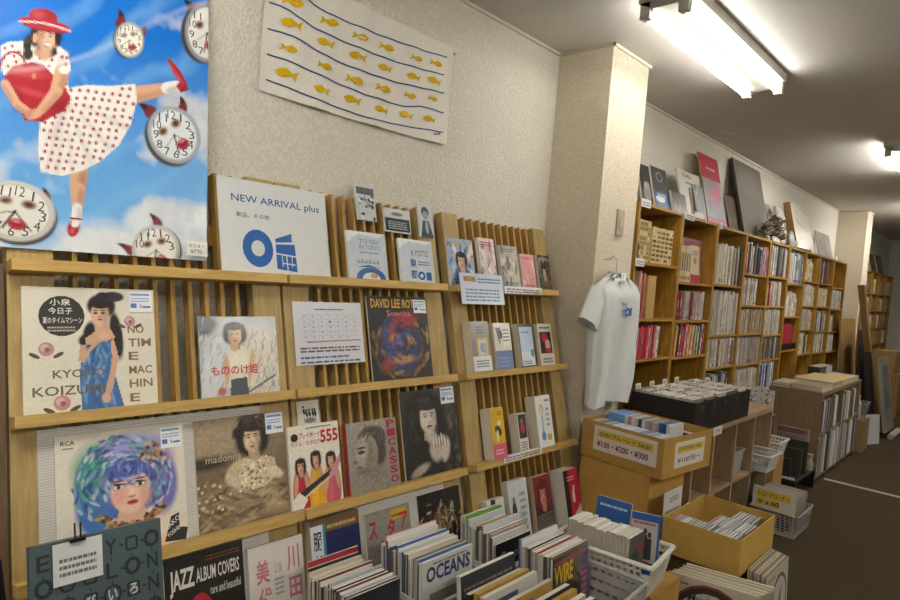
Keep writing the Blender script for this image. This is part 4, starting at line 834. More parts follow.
def cell(c, r, cols=PALE, **kw):
    kw.setdefault('kind', KIND[c]); kw.setdefault('word', KIND[c].replace('_', ' '))
    x0, x1 = CX[c]+.02, CX[c+1]-.02; tops = [BTOP-.018]+[s-.016 for s in SH[c]]
    z = SH[c][r]; h = tops[r]-z
    a, b_ = kw.pop('span', (0, 1)); fill(x0+(x1-x0)*a, x0+(x1-x0)*b_, z, h, cols, where=kw.pop('where', 'along, %s shelf down, %s pine bookcase' % (NTH[r], NTH[c])), **kw)
RED = ['b02a3c', 'c03a50', 'e0d8d0', '8c2030', 'd8b0b0']
# first bookcase: boxed sets, a few tall volumes, a red series
for k in range(5):
    b = B().box(0, .056, 0, .15, 0, .215-.004*(k % 2), 'c8b07a', front='d2bf8c', top='d8cba4'); a = Art(b, .056, .21, -.0003)
    for j in range(7): a.r(.08, .06+j*.13, .92, .14+j*.13, random.choice(['8a7040', 'a88c54', '6c5834', 'e0d2a8', '9a4a3c'])); a.e(random.uniform(.2, .8), .1+j*.13, .16, .03, '5a4a30')
    o = b.build('boxed_volume', 'paper', M=(CX[0]+.24+k*.0575, BYF+.02, 1.5706)); tag(o, 'ornate beige boxed volume, %s of five in the first pine bookcase' % ORD[k], 'book', 'boxed volumes on the top shelf')
b = B().box(0, .20, 0, .05, 0, .24, 'b8a070', front='c2ac78'); a = Art(b, .2, .24, -.0003)
for j in range(8):
    for i in range(4): a.r(.3+i*.17, .06+j*.115, .45+i*.17, .15+j*.115, random.choice(['9a8450', 'd0bc88', '8a7444']))
a.p([(.02, 0), (.06, .5), (.02, .75), (.14, .9), (.26, .75), (.22, .5), (.34, .35), (.3, 0)], '26221f').e(.15, .78, .08, .1, '5a4a40')
o = b.build('picture_book', 'paper', M=(CX[0]+.03, BYF+.03, 1.5706)); tag(o, 'face-out tan book with a black figure on the top shelf beside the boxed volumes', 'book')
cell(0, 1, ['b03048', 'd0b0a0', 'c8a070'], cap=4, th=(.014, .022), hh=(.26, .285), dd=(.15, .18), span=(.18, 1))
b = B().box(0, .105, 0, .19, 0, .255, 'b8925c', front='bf9a66'); o = b.build('storage_box', 'card', M=(CX[0]+.22, BYF+.012, 1.2406)); tag(o, 'plain tan box standing behind the T-shirt in the first pine bookcase', 'box')
cell(0, 2, RED, hh=(.18, .2), th=(.018, .03), span=(0, .72), lean=.06)
# second bookcase
for k in range(6):
    c = random.choice(['c8b48a', 'd2c29a', 'bfa878', 'd8ccb0']); b = B().box(0, .036, 0, .16, 0, .235, c, top='e0d8c0'); a = Art(b, .036, .235, -.0003); a.r(.2, .3, .8, .8, '8a7a58' if k % 2 else '5a5a60').r(.2, .06, .8, .16, '9a4a4a')
    o = b.build('art_volume', 'paper', M=(CX[1]+.03+k*.0375, BYF+.03, 1.4806)); tag(o, 'beige volume, %s of six under the white poster of figures' % ORD[k], 'book', 'beige volumes in the second bookcase')
def face_out(name, label, x, y, z, wd, ht, bg, art, th=.01, lean=.08, cat='book', edge='d8d0c0'):
    M = Matrix.Translation((x, y, z+.001)) @ Matrix.Rotation(-lean, 4, 'X'); b, a, done = sheet(name, label, cat, wd, ht, th, bg, M, edge, 'gloss'); art(a); return done()
def art_fr(a):
    a.r(0, 0, 1, 1, 'b8788c').t('FRIDAY', .06, .78, .88, .15, '7c3c58', .02)
    for i in range(16): a.e(random.random(), random.random()*.7, .08, .07, random.choice(['c890a0', '9c5a74', 'd8a8b4', '8a4860']), random.random()*3, 8)
face_out('magazine', 'wide pink patterned magazine standing face out behind the beige volumes', CX[1]+.265, BYF+.085, 1.48, .315, .30, 'b8788c', art_fr, lean=.04, cat='magazine')
def art_or(a): a.r(0, 0, 1, 1, 'd8c8a4').e(.5, .6, .2, .1, 'a88a5c').lines(.2, .75, .6, .14, 2, '6a5c40').r(.0, 0, 1, .22, 'b8304c')
face_out('picture_book', 'cream book with a red band standing face out among the beige volumes', CX[1]+.275, BYF+.03, 1.48, .15, .25, 'd8c8a4', art_or)
cell(1, 1, ['a83040', 'c8b8b0', '7c2c34', 'd8d0c8', '8a8078'], th=(.012, .02), hh=(.17, .195), span=(0, .9), title=.9)
cell(1, 2, ['d8a0ac', 'd0c8c0', 'c04a60', 'e0dcd0', '4a5a70', 'd8c040', '5aa040', 'b8304c', '333336', 'a8a098', 'd8d4cc'], th=(.014, .024), hh=(.19, .215), lean=.09, span=(.0, .97), title=.8)
# third bookcase
cell(2, 0, PALE+['2b2b2e', 'b09a60', '6e6a66'], th=(.016, .03), hh=(.27, .3), dd=(.18, .2), title=.7)
cell(2, 1, PALE*2+['3c3a3a', '8a8480'], th=(.011, .022), hh=(.29, .33), dd=(.19, .2), title=.5)
cell(2, 2, PALE+['b8a890', '8a7c6c'], th=(.012, .02), hh=(.19, .22), span=(0, 0.98))
cell(2, 3, ['a8a6a2', '5a6070', 'c8c8c4', '34404e', 'd8d4cc'], th=(.012, .022), hh=(.2, .24), span=(0, 0.92))
cell(3, 0, ['c89098', 'b8506c', 'd8c8c0', '8a9090', 'd8d0c8', '5c6068', 'c8b8a0'], th=(.014, .026), hh=(.2, .25), span=(0, 1))
cell(3, 1, PALE, th=(.014, .022), hh=(.19, .22), span=(0, 0.67)); cell(3, 2, ['b8a888', 'a8987c', 'c4b498', '94866c'], th=(.012, .018), hh=(.18, .2), span=(0, 1))
cell(3, 3, ['a8a098', 'c0b8b0', '8c8680', 'd0ccc4', '6c6660', 'b89aa0'], th=(.010, .018), hh=(.2, .22), span=(0, 1)); cell(3, 4, PALE, th=(.012, .02), hh=(.18, .2), span=(0, 1))
cell(4, 0, ['8a8a88', 'b0aca6', '2b2b2e', '5c5a58', 'd0ccc4'], th=(.014, .024), hh=(.24, .27), span=(0, 1)); cell(4, 1, RED+PALE, th=(.014, .022), hh=(.18, .22), span=(0, 0.87))
cell(4, 2, PALE+['d8d8d4'], th=(.012, .02), hh=(.2, .22), span=(0.1, 0.87)); cell(4, 3, ['5a5650', 'b0a898', 'd0c8b8', '3c4a60', '8a8480'], th=(.012, .02), hh=(.18, .21), span=(0, 0.92)); cell(4, 4, ['4a6a9c', 'd8d4cc', 'b0b8c0', '6a7890', 'e0dcd0'], th=(.014, .022), hh=(.2, .23), span=(0, 0.87))
# beyond: larger, fewer things
cell(5, 0, ['8c98a4', '74808c', 'b8b0a4', 'd8d0c8'], th=(.02, .04), hh=(.26, .3), span=(0, 0.92)); cell(5, 1, ['e0dcd4', 'd0c8bc'], th=(.02, .035), hh=(.16, .24), span=(0, 0.82))
cell(6, 0, ['c8b080', 'b89868', 'd0c4a4'], th=(.02, .03), hh=(.16, .22), span=(0, 0.62)); cell(6, 1, PALE, th=(.02, .03), hh=(.17, .22), span=(0, 0.82)); cell(6, 2, PALE, th=(.018, .03), hh=(.18, .21), span=(0, 0.82)); cell(6, 3, ['d8c8a8', '6a4a30', 'c8c0b0'], th=(.02, .03), hh=(.18, .22), span=(0, 0.72))
cell(7, 0, ['3c3236', '8a4a60', 'c8b8b0'], th=(.02, .035), hh=(.2, .26), span=(0, 0.72)); cell(7, 1, ['d8d0b8', 'c8b890'], th=(.02, .03), hh=(.16, .2), span=(0, 0.72)); cell(7, 2, MIX, th=(.018, .03), hh=(.18, .22), span=(0, 0.82)); cell(7, 3, PALE+['4a4a4c'], th=(.018, .03), hh=(.18, .21), span=(0, 0.77))
cell(8, 1, PALE, th=(.02, .03), hh=(.18, .22), span=(0, 0.82)); cell(8, 2, PALE, th=(.02, .03), hh=(.15, .2), span=(0, 0.42)); cell(8, 3, ['e0dcd0', 'd0c8b8'], th=(.02, .03), hh=(.15, .2), span=(0, 0.52))
for i in range(4):
    for r in range(4):
        z = [1.6, 1.35, 1.1, .86][r]; fill(9.97+i*.56, 10.49+i*.56, z, .22, PALE+['4a4a4c', '9a8a70'], th=(.03, .06), hh=(.17, .2), where='along, %s shelf, %s case past the second pillar' % (NTH[r], NTH[i]), kind='storage_binder', word='binder', stop=random.uniform(.35, .9))
# red bag and leaning box in the sixth bookcase
def soft_bag(name, label, M, wd, dp, ht, col, col2, handles=True):
    t = thing(name, label, 'bag', M); b = B(); n = 20; R = []
    for j, (f, k) in enumerate(((0, .9), (.05, 1), (.3, 1.04), (.7, .98), (.93, .9), (1, .82))):
        R += [(wd/2*k*math.copysign(abs(math.cos(6.2832*i/n))**.5, math.cos(6.2832*i/n))+.006*math.sin(i*3+j), dp/2*k*math.copysign(abs(math.sin(6.2832*i/n))**.5, math.sin(6.2832*i/n))+.006*math.cos(i*2+j*2), ht*f) for i in range(n)]
    b.add(R, [(j*n+i, j*n+(i+1) % n, (j+1)*n+(i+1) % n, (j+1)*n+i) for j in range(5) for i in range(n)]+[tuple(range(n))[::-1], tuple(range(5*n, 6*n))], col); b.build('bag_body', 'cloth', t, smooth=True)
    B().box(-wd*.5, wd*.5, -dp*.56, -dp*.54, ht*.02, ht*.25, col2).build('bag_band', 'cloth', t)
    if handles: B().tube([(-wd*.25, 0, ht*.95), (-wd*.2, 0, ht*1.15), (wd*.2, 0, ht*1.15), (wd*.25, 0, ht*.95)], .008, col2).build('bag_handle', 'cloth', t)
    return t
soft_bag('cloth_bag', 'dark red cloth bag stuffed into the sixth pine bookcase', (6.62, 1.77, .941), .46, .2, .24, '98303e', '2a2226')
# ------------------------------------------------------------------ things on top of the bookcases
TN = Vector((0, math.cos(.24), -math.sin(.24))); TOPZ = BTOP+.001
def on_top(name, label, cat, TL, TR, BR, BL, face, art=None, th=.012, yb=1.735, edge='cfc8b8', frame=None, lean=.24, group=None, z=TOPZ, parts=True):
    N_ = Vector((0, math.cos(lean), -math.sin(lean))); P0 = Vector((0, yb, z+th*math.sin(lean)+.0005))
    Mx = Matrix.Translation(P0) @ Matrix.Rotation(-lean, 4, 'X'); I = Mx.inverted()
    q = [I @ PN(u, v, P0, N_) for u, v in (TL, TR, BR, BL)]
    x0 = (q[0].x+q[3].x)/2; x1 = (q[1].x+q[2].x)/2; h = (q[0].z+q[1].z)/2
    M = Mx @ Matrix.Translation((x0, 0, 0))
    b, a, done = sheet(name, label, cat, x1-x0, h, th, face, M, edge, 'gloss', group)
    if art: art(a)
    o = done()
    if frame:
        f = B(); W = x1-x0
        for bx in ((0, .012, 0, h), (W-.012, W, 0, h), (.012, W-.012, 0, .012), (.012, W-.012, h-.012, h)): f.box(bx[0], bx[1], -.006, -.0006-abs(a.y), bx[2], bx[3], frame)
        f.build('picture_frame', 'wood', o)
    return o
def blobs(seed, bg, cols, n=14, txt=None, tc='e8e4dc'):
    def f(a):
        rs = random.getstate(); random.seed(seed); a.r(0, 0, 1, 1, bg)
        for i in range(n): a.e(random.random(), random.random()*.9, random.uniform(.05, .16), random.uniform(.03, .12), random.choice(cols), random.random()*3, 10)
        if txt: a.t(txt, .15, .82, .7, .1, tc, .01)
        random.setstate(rs)
    return f
def art_band(a): a.r(0, 0, 1, 1, '35322f').e(.5, .35, .3, .26, '8a8680').e(.42, .5, .1, .1, 'b0a89c').e(.65, .5, .1, .1, 'a09890')
def art_moon(a): a.r(0, 0, 1, 1, '3e4046').e(.5, .78, .22, .12, 'a89c84').e(.5, .78, .16, .09, '3e4046').r(0, 0, 1, .42, '2f5a94').e(.4, .25, .3, .08, 'd0d8e0').lines(.2, .3, .6, .1, 2, 'c8ccd4')
on_top('record_sleeve', 'dark record sleeve with grey faces on top of the first bookcase by the pillar', 'record', (641, 164), (650.5, 167.5), (654.5, 208), (640, 204), '35322f', art_band)
on_top('record_sleeve', 'dark and blue record sleeve with a pale emblem on top of the first bookcase', 'record', (651, 166), (666.5, 171), (670, 214), (655, 208), '3e4046', art_moon, yb=1.72)
on_top('record_sleeve', 'small dark sleeve with a red and pink figure leaning before the white poster', 'record', (670, 193), (681, 191), (692, 221), (676, 216), '2c2628', blobs(3, '2c2628', ['8a3040', 'a87068', '3a2028', '1c181a', '4a3a3c'], 14), yb=1.70)
def art_fig(a):
    a.r(0, 0, 1, 1, 'dedad0').t('Sofia', .2, .86, .4, .08, '4a4a4a', .01).lines(.3, .74, .5, .06, 1, '5a5a5a')
    for x, h in ((.45, .55), (.62, .48), (.78, .5)): a.e(x, h+.08, .05, .035, '4a443e').p([(x-.06, h+.04), (x+.06, h+.04), (x+.09, .1), (x-.09, .1)], random.choice(['4a4844', '5c6a7c', '6a645c']))
on_top('poster_panel', 'white poster panel with dark standing figures on top of the second bookcase', 'poster', (675, 165.5), (697, 177), (708, 228), (686, 222), 'c6c2b8', art_fig, yb=1.735)
on_top('record_sleeve', 'grey sleeve with blue standing figure tucked in front of the white poster panel', 'record', (695, 184), (703, 188), (708, 227.5), (699, 226), '8a8f94', blobs(8, '8a8f94', ['4a5868', 'b8bcc0', '6a7480'], 8), yb=1.715)
def art_pinkp(a): a.r(0, 0, 1, 1, 'b0a4a8').r(0, .66, 1, 1, 'c23a4c').lines(.25, .8, .5, .05, 1, 'e8c0c4').e(.62, .46, .24, .15, 'd8849c').r(.1, .15, .9, .34, '8aa0b4').r(.0, 0, 1, .12, 'c87890').e(.5, .3, .25, .08, 'b890a4')
on_top('poster_panel', 'tall poster panel, red above and pink below, on top of the second bookcase', 'poster', (699, 153), (718, 160), (727, 232.5), (709, 228), 'b0a4a8', art_pinkp, edge='b08a50')
on_top('framed_picture', 'narrow dark brown framed picture behind the pink poster panel', 'frame', (727, 196), (735, 198), (738.5, 236), (731, 233.5), '4a3626', blobs(4, '4a3626', ['2c2018', '6a5038'], 4), yb=1.76)
on_top('framed_board', 'big plain grey board with dark edges on top of the third bookcase', 'board', (737, 160), (764, 174), (767, 246), (741, 237), '77726c', lambda a: a.r(0, 0, 1, 1, '77726c').e(.4, .75, .3, .2, '807b75'), edge='4a3826', th=.02, yb=1.74)
on_top('gift_box', 'small pink and yellow box before the big grey board', 'box', (741, 232), (752, 234.5), (752.5, 241), (741, 239), 'c87890', lambda a: a.r(0, 0, 1, 1, 'c87890').r(0, 0, .5, .4, 'd8b070').lines(.2, .5, .6, .3, 2, 'e8d0d4'), th=.06, yb=1.66, lean=0)
# dried flowers
t = thing('dried_flowers', 'bunch of dried brown and white flowers lying on top of the fourth bookcase', 'flowers', PZ(762, 241, TOPZ)); t.location.y = 1.685; t.location.x -= .16
P0 = t.location
for i in range(75):
    x = random.uniform(-.09, .42); y = random.uniform(-.035, .012); z = .02+random.random()*.2*(1-((x-.15)/.3)**2); c = random.choice(['7a6c5a', '9a8c78', 'c0b49e', '5a5044', 'd8d0c0', '8a7a60'])
    b = B(); r_ = random.uniform(.022, .042)
    for k in range(7):
        an = 6.2832*k/7; d = Vector((math.cos(an), math.sin(an)*.8, .55+random.uniform(-.3, .5))).normalized(); s = d.cross(Vector((0, 0, 1))).normalized()*r_*.45
        b.add([(0, 0, 0), tuple(d*r_*.6+s), tuple(d*r_*1.5), tuple(d*r_*.6-s)], [(0, 1, 2, 3)], jit(c, .2))
    b.build('flower_head', 'paper', t, M=(x, y, max(.03, z)))
for i in range(8): B().tube([(-.06, -.03+i*.006, .012), (.12, -.03+i*.006, .03), (.26, random.uniform(-.03, .01), .05)], .003, '6a5840', 5).build('stem', 'paper', t)
on_top('record_sleeve', 'narrow grey sleeve behind the dried flowers', 'record', (765, 203), (771, 206), (775, 240), (769, 238), '9a9894', blobs(5, '9a9894', ['6a6864', 'c0bcb6'], 6), yb=1.77)
on_top('framed_picture', 'small white-framed picture between the dried flowers and the round plate', 'picture', (766.5, 213), (775, 217), (781, 246), (773, 243), '70757a', blobs(6, '70757a', ['50585e', '98a0a4', '8a8a84'], 8), frame='d0ccc4', yb=1.745)
c = PZ(776, 247, TOPZ); t = thing('picture_plate', 'round grey plate standing on edge before the white-framed picture', 'plate', (c.x-.03, 1.674, TOPZ))
Rm = Matrix.Rotation(-.15, 4, 'X'); b = B(); n = 28
b.add([Rm @ Vector((.078*r*math.cos(6.2832*k/n), y, .078+.078*r*math.sin(6.2832*k/n))) for r, y in ((1, 0), (.9, -.006), (.7, -.002), (.0001, -.002), (1, .008), (.0001, .012)) for k in range(n)], [(j*n+k, j*n+(k+1) % n, (j+1)*n+(k+1) % n, (j+1)*n+k) for j in range(3) for k in range(n)]+[(k, 4*n+k, 4*n+(k+1) % n, (k+1) % n) for k in range(n)]+[(4*n+k, 5*n+k, 5*n+(k+1) % n, 4*n+(k+1) % n) for k in range(n)], '8a8884'); b.build('plate_dish', 'plastic', t)
B().box(-.045, .045, -.008, .02, 0, .004, '3a342e').build('plate_stand', 'plastic', t)
on_top('poster_panel', 'tall white panel with pink and grey figures beside the cream canvas', 'poster', (774, 204), (781.5, 209.5), (791, 247), (783, 244), 'c0bab4', blobs(12, 'c0bab4', ['6a6660', 'b88a94', '8a8680', 'd8d0c8', '4a4844'], 16), yb=1.70)
on_top('small_box', 'small white and grey boxes edge beside the cream canvas', 'box', (790.5, 239), (797, 241), (798.5, 251), (791.5, 248.5), 'b0aca4', blobs(2, 'b0aca4', ['7a8088', 'd8d4cc'], 5), th=.012, lean=0, yb=1.651)
def art_canvas(a):
    a.r(0, 0, 1, 1, 'c6bfae')
    for i in range(14): y = .95-.055*i; a.line([(.5+.3*math.sin(i*.8), y), (.6+.3*math.sin(i*.8+.6), y-.06)], .012, random.choice(['6a6458', '8a8478', '4a463e']))
    for i in range(10): a.e(random.uniform(.2, .9), random.uniform(.1, .8), .06, .015, random.choice(['a89e8a', '8a806c']), random.random()*3, 8)
on_top('canvas_board', 'large cream canvas with brown edge leaning on top of the seventh bookcase', 'board', (786.5, 199.5), (805, 209), (818, 257.5), (801, 250.5), 'c6bfae', art_canvas, th=.06, edge='8a6a3c', yb=1.67)
on_top('record_sleeve', 'grey twin-panel sleeve last on top of the long row of bookcases', 'record', (816.4, 230), (830, 237), (832, 260), (818.5, 256), 'a09a92', lambda a: a.r(0, 0, 1, 1, 'a09a92').r(.5, 0, .54, 1, '5a5650').e(.25, .5, .15, .25, '8a847c').e(.77, .5, .14, .25, 'b0aaa2'), yb=1.74)
for k, (a_, b_, c_, d_) in enumerate(((((869, 253), (875, 256), (876, 276), (871, 274)), 'dark brown sleeve on top of the case beyond the second pillar', '5a4c40', 3), (((875, 254.5), (880, 257), (885, 278), (878, 276)), 'black and white sleeve on top of the case beyond the second pillar', '4a4846', 4))):
    on_top('record_sleeve', b_, 'record', *a_, c_, blobs(d_+20, c_, ['2c2a28', '8a8680', 'c0b8ac'], 8), yb=1.76)
# price cards lying on the bookcase tops
for k, (u, v, wd) in enumerate(((693, 219, .14), (771, 243, .2), (809, 256, .15), (834, 262, .12))):
    p = PY(u, v, BYF+.02); b = B().box(0, wd, 0, .04, 0, .002, 'd8d8d2', M=Matrix.Rotation(1.35, 4, 'X'))
    o = b.build('price_card', 'paper', M=(p.x, BYF+.006, TOPZ+.0005)); tag(o, ['white card tilted at the foot of the white poster panel', 'white card at the foot of the round plate', 'white card at the foot of the cream canvas', 'small white card on the last bookcase top'][k], 'card')
# ================================================================== MAGAZINE CRATES BEFORE THE RACKS
def rotz(a): return Matrix.Rotation(a, 4, 'Z')
t = thing('low_bench', 'low plywood bench under the magazine crates', 'bench', (.93, .68, 0))
B().box(0, 1.13, 0, .74, .22, .24, 'a8865a').build('bench_top', 'woodx', t)
for x in (.02, 1.07):
    for y in (.02, .68): B().box(x, x+.04, y, y+.04, 0, .2195, '9a784c').build('leg', 'wood', t)
def perf_wall(b, P, U, V, nu, nv, fu, fv, col, th):
    """a wall with a grid of slots: P corner, U and V its sides, th its thickness vector"""
    P, U, V, th = map(Vector, (P, U, V, th))
    for off, flip in ((Vector((0, 0, 0)), 0), (th, 1)):
        vs, fs = [], []; xs = [0]; ys = [0]
        for i in range(nu): xs += [(i+(1-fu)/2)/nu, (i+(1+fu)/2)/nu]
        for j in range(nv): ys += [(j+(1-fv)/2)/nv, (j+(1+fv)/2)/nv]
        xs.append(1); ys.append(1); m = len(xs)
        vs = [P+off+U*x+V*y for y in ys for x in xs]
        for j in range(len(ys)-1):
            for i in range(m-1):
                if i % 2 == 1 and j % 2 == 1: continue
                f = (j*m+i, j*m+i+1, (j+1)*m+i+1, (j+1)*m+i); fs.append(f[::-1] if flip else f)
        b.add(vs, fs, col)
def crate(name, label, cat, x0, x1, y0, y1, z0, z1, col, taper=.012, slots=(11, 6), fill=(.6, .32), rim=.010, mat='plastic', group=None, base=True, rot=0):
    cx, cy = (x0+x1)/2, (y0+y1)/2; t = thing(name, label, cat, Matrix.Translation((cx, cy, z0)) @ rotz(rot), group); a, c, h, k = (x1-x0)/2, (y1-y0)/2, z1-z0, taper
    bb = [(-a+k, -c+k, .004), (a-k, -c+k, .004), (a-k, c-k, .004), (-a+k, c-k, .004)]; tt = [(-a, -c, h), (a, -c, h), (a, c, h), (-a, c, h)]
    b = B()
    for i, n_ in enumerate(((0, .003, 0), (-.003, 0, 0), (0, -.003, 0), (.003, 0, 0))):
        p, q, r_ = Vector(bb[i]), Vector(bb[(i+1) % 4]), Vector(tt[i]); ns = slots[0] if i % 2 == 0 else max(3, int(slots[0]*c/a))
        perf_wall(b, p, q-p, r_-p, ns, slots[1], fill[0], fill[1], col, n_)
    b.build('crate_wall', mat, t)
    B().box(-a+k, a-k, -c+k, c-k, 0, .0036, col).build('crate_floor', mat, t)
    b = B()
    for i in range(4):
        p, q = Vector(tt[i]), Vector(tt[(i+1) % 4]); b.tube([p, q], rim*.62, col, 6)
    b.build('crate_rim', mat, t)
    return t
GC = 'a9a6a0'
crate('plastic_crate', 'grey slotted crate of slim pamphlets, first along the row from the poster end', 'crate', .968, 1.278, 1.155, 1.425, .241, .46, GC, group='grey slotted crates')
crate('plastic_crate', 'grey slotted crate holding the fashion magazine with the big blue title', 'crate', 1.29, 1.60, 1.175, 1.425, .241, .465, GC, group='grey slotted crates')
crate('plastic_crate', 'grey slotted crate holding the black magazine with white handwriting', 'crate', 1.668, 1.985, 1.22, 1.425, .241, .44, GC, group='grey slotted crates')
crate('plastic_crate', 'grey slotted half-empty crate with pop magazines beside the white manga basket', 'crate', 1.668, 1.975, .835, 1.195, .241, .455, GC, group='grey slotted crates', rot=.05)
crate('plastic_crate', 'grey slotted crate of dark hardbacks at the very front of the bench', 'crate', 1.335, 1.64, .735, 1.15, .241, .44, GC, group='grey slotted crates')
def mag_row(x0, wd, ht, y0, y1, z, n, cols, label, name='magazine', cat='magazine', group=None, tilt=.10, jx=.005, front=None, th=None, special={}, edge=None, mat='gloss', hj=.006, order='back'):
    """upright sheets from the back (y1) to the front (y0), covers facing -y"""
    out = []
    for i in range(n):
        y = y1+(y0-y1)*i/max(1, n-1); c = random.choice(cols); tk = min(th or 1, (y1-y0)/n*.93)
        h_ = ht+random.uniform(-hj, hj*.6); w_ = wd+random.uniform(-hj, 0)
        sp = special.get(i); l = None
        if sp: c = sp[0]; l = sp[1]; h_ += sp[3] if len(sp) > 3 else 0
        M = Matrix.Translation((x0+random.uniform(-jx, jx), y, z+.0015)) @ Matrix.Rotation(-(tilt+.03-.05*i/n), 4, 'X')
        b = B().box(0, w_, 0, tk, 0, h_, c, top=edge or jit(random.choice(['d8d2c4', 'd0c8b8', 'e0dcd2', 'c8c0b0', 'e4e0d8', c]), .06), sides=jit(random.choice([c, 'c8c4ba', 'a8a49c', '5a5650']), .1))
        a = Art(b, w_, h_, -.0003)
        if sp and sp[2]: sp[2](a)
        elif i == n-1 and front: front(a)
        else: a.r(.06, .82, .6, .93, random.choice(['b8a890', '4a5a78', '9a3a44', '7a766e', 'd0ccc0'])).lines(.06, .74, .7, .05, 1, '6a665e')
        o = b.build(name, mat, M=M); out.append(o)
        tag(o, l or label % (cname(c) if isinstance(c, str) else 'pale', ORD[i]), cat, group)
    return out
def cover(bg, title, tc, seed=1, pic=None, sub=None, person=True, tb=(.06, .82, .88, .13), bold=.02):
    def f(a):
        rs = random.getstate(); random.seed(seed); a.r(0, 0, 1, 1, bg)
        if pic: a.r(.12, .0, .95, .72, pic)
        if person: a.person(.52, .5, .26, 'd4a98c', '2a2220', random.choice(['5a7ab0', 'b8b4ac', '3a3a40']), long=random.random() < .5)
        if title: a.t(title, *tb, tc, bold)
        if sub: a.t(sub, .1, .7, .6, .07, tc, .01)
        a.lines(.1, .04, .5, .12, 3, tc); random.setstate(rs)
    return f
CREAM = ['d8d0be', 'c8bfa8', 'e0dacb', 'b8a888', '8a8478', '5a5650', '3c3a3c', '2a2a2c', '6a3a34', 'a8b0b8', 'c0c8cc']
def art_blk(a): a.r(0, 0, 1, 1, '22262c').e(.55, .72, .06, .05, 'a8a49c').e(.55, .72, .035, .03, '22262c').r(.5, .42, .85, .5, '8a7c60').lines(.52, .43, .3, .05, 1, 'd0c8b0')
mag_row(1.05, .19, .297, 1.22, 1.385, .251, 26, CREAM, '%s pamphlet in the crate of slim pamphlets, %s from the rack side', name='pamphlet', cat='pamphlet', group='slim pamphlets in the first crate', front=art_blk,
        special={0: ('a02c3a', 'pamphlet with a red cover sticking up at the rear of the slim pamphlets', lambda a: a.r(0, 0, 1, 1, 'a02c3a').r(.05, .1, .9, .9, '2a2426'), .03), 1: ('2a2628', 'black pamphlet directly before the red one at the rear', None, .02), 25: ('22262c', 'foremost slim pamphlet with a black cover and a small round emblem', art_blk)}, edge=None, hj=.012)
def art_oce(a):
    a.r(0, 0, 1, 1, 'd2d0ca').lines(.2, .95, .7, .03, 1, '6a6a6a').t('OCEANS', .07, .79, .88, .15, '27376a', .03).r(.14, 0, .84, .68, '74706a')
    P = Pic(44, 46, '74706a', 4).g('5c5954', '8a867e'); P.e(.52, .1, .3, .35, '4f74b0', .2)
    for i in range(7): P.e(.3+i*.075, .1, .012, .3, 'd8dce4', .5)
    P.head(.5, .6, .15, 'cfa588', '2e2620', '9a5a50', .1, -1, 0).noise(.05, 0).put(a, .14, 0, .84, .68)
    a.lines(.18, .45, .14, .15, 4, 'c8c4bc')
mag_row(1.322, .228, .314, 1.215, 1.375, .251, 20, ['e0dcd4', 'd8d4c8', 'cfc4a0', 'b8b4ac', '6a6a6c', '4a6ca8', 'a8bccc', 'd8c8b0'], '%s magazine in the fashion magazine crate, %s from the rack side', group='magazines in the second crate', front=art_oce,
        special={2: ('d89a9c', 'white magazine with a pink stripe at the rear of the second crate', lambda a: a.r(0, 0, 1, 1, 'e0d8d4').r(0, .88, 1, .94, 'd07880'), .02), 3: ('e4e0da', 'white magazine in front of the pink-striped one in the second crate', None, .015), 7: ('3f66a8', 'blue magazine standing in the middle of the second crate', lambda a: a.r(0, 0, 1, 1, '3f66a8').t('海', .6, .82, .14, .1, 'd0d8e0'), .012), 19: ('d2d0ca', 'fashion magazine with a big navy title and a man in a striped shirt', art_oce)}, hj=.008)
def art_coy(a): a.r(0, 0, 1, 1, '1e1d1c').t('Coyote', .14, .70, .66, .17, 'c8c4ba', .005).lines(.2, .5, .6, .1, 2, '8a867e').e(.75, .3, .14, .1, '3a3836')
def art_ts(a): a.r(0, 0, 1, 1, 'd8d4cc').t("T'S かわいい", .05, .8, .85, .14, 'a03040', .02).lines(.1, .4, .8, .3, 4, '8a8680')
def art_red2(a): a.r(0, 0, 1, 1, 'a82a3c').t('WELCOME BOOK', .25, .84, .7, .1, 'e0c0c0', .01)
def art_cul(a): a.r(0, 0, 1, 1, '9a7c3c').t('Cul', .3, .62, .5, .22, 'e4dcc4', .03)
mag_row(1.70, .205, .285, 1.24, 1.38, .251, 15, ['d8d2c4', 'c8c4bc', '9a958c', 'e0dcd4', '6a6660'], '%s magazine in the handwritten magazine crate, %s from the rack side', group='magazines in the third crate', front=art_coy,
        special={0: ('cfc8b8', 'cream magazine at the rear of the third crate', None, .025), 2: ('5f9a34', 'bright green magazine at the rear of the third crate', lambda a: a.r(0, 0, 1, 1, '5f9a34'), .03), 3: ('c0c8d0', 'pale blue-grey magazine before the green one', None, .02), 7: ('9a7c3c', 'gold magazine with a white lower-case title in the third crate', art_cul, .01), 9: ('cfd2d4', 'blank pale grey card divider in the third crate', lambda a: a.r(0, 0, 1, 1, 'cfd2d4'), .02), 11: ('a82a3c', 'red magazine with a pale title in the third crate', art_red2), 13: ('d8d4cc', 'white magazine with red rounded letters in the third crate', art_ts, -.01), 14: ('1e1d1c', 'black magazine with white handwritten title at the front of the third crate', art_coy, -.03)}, hj=.005)
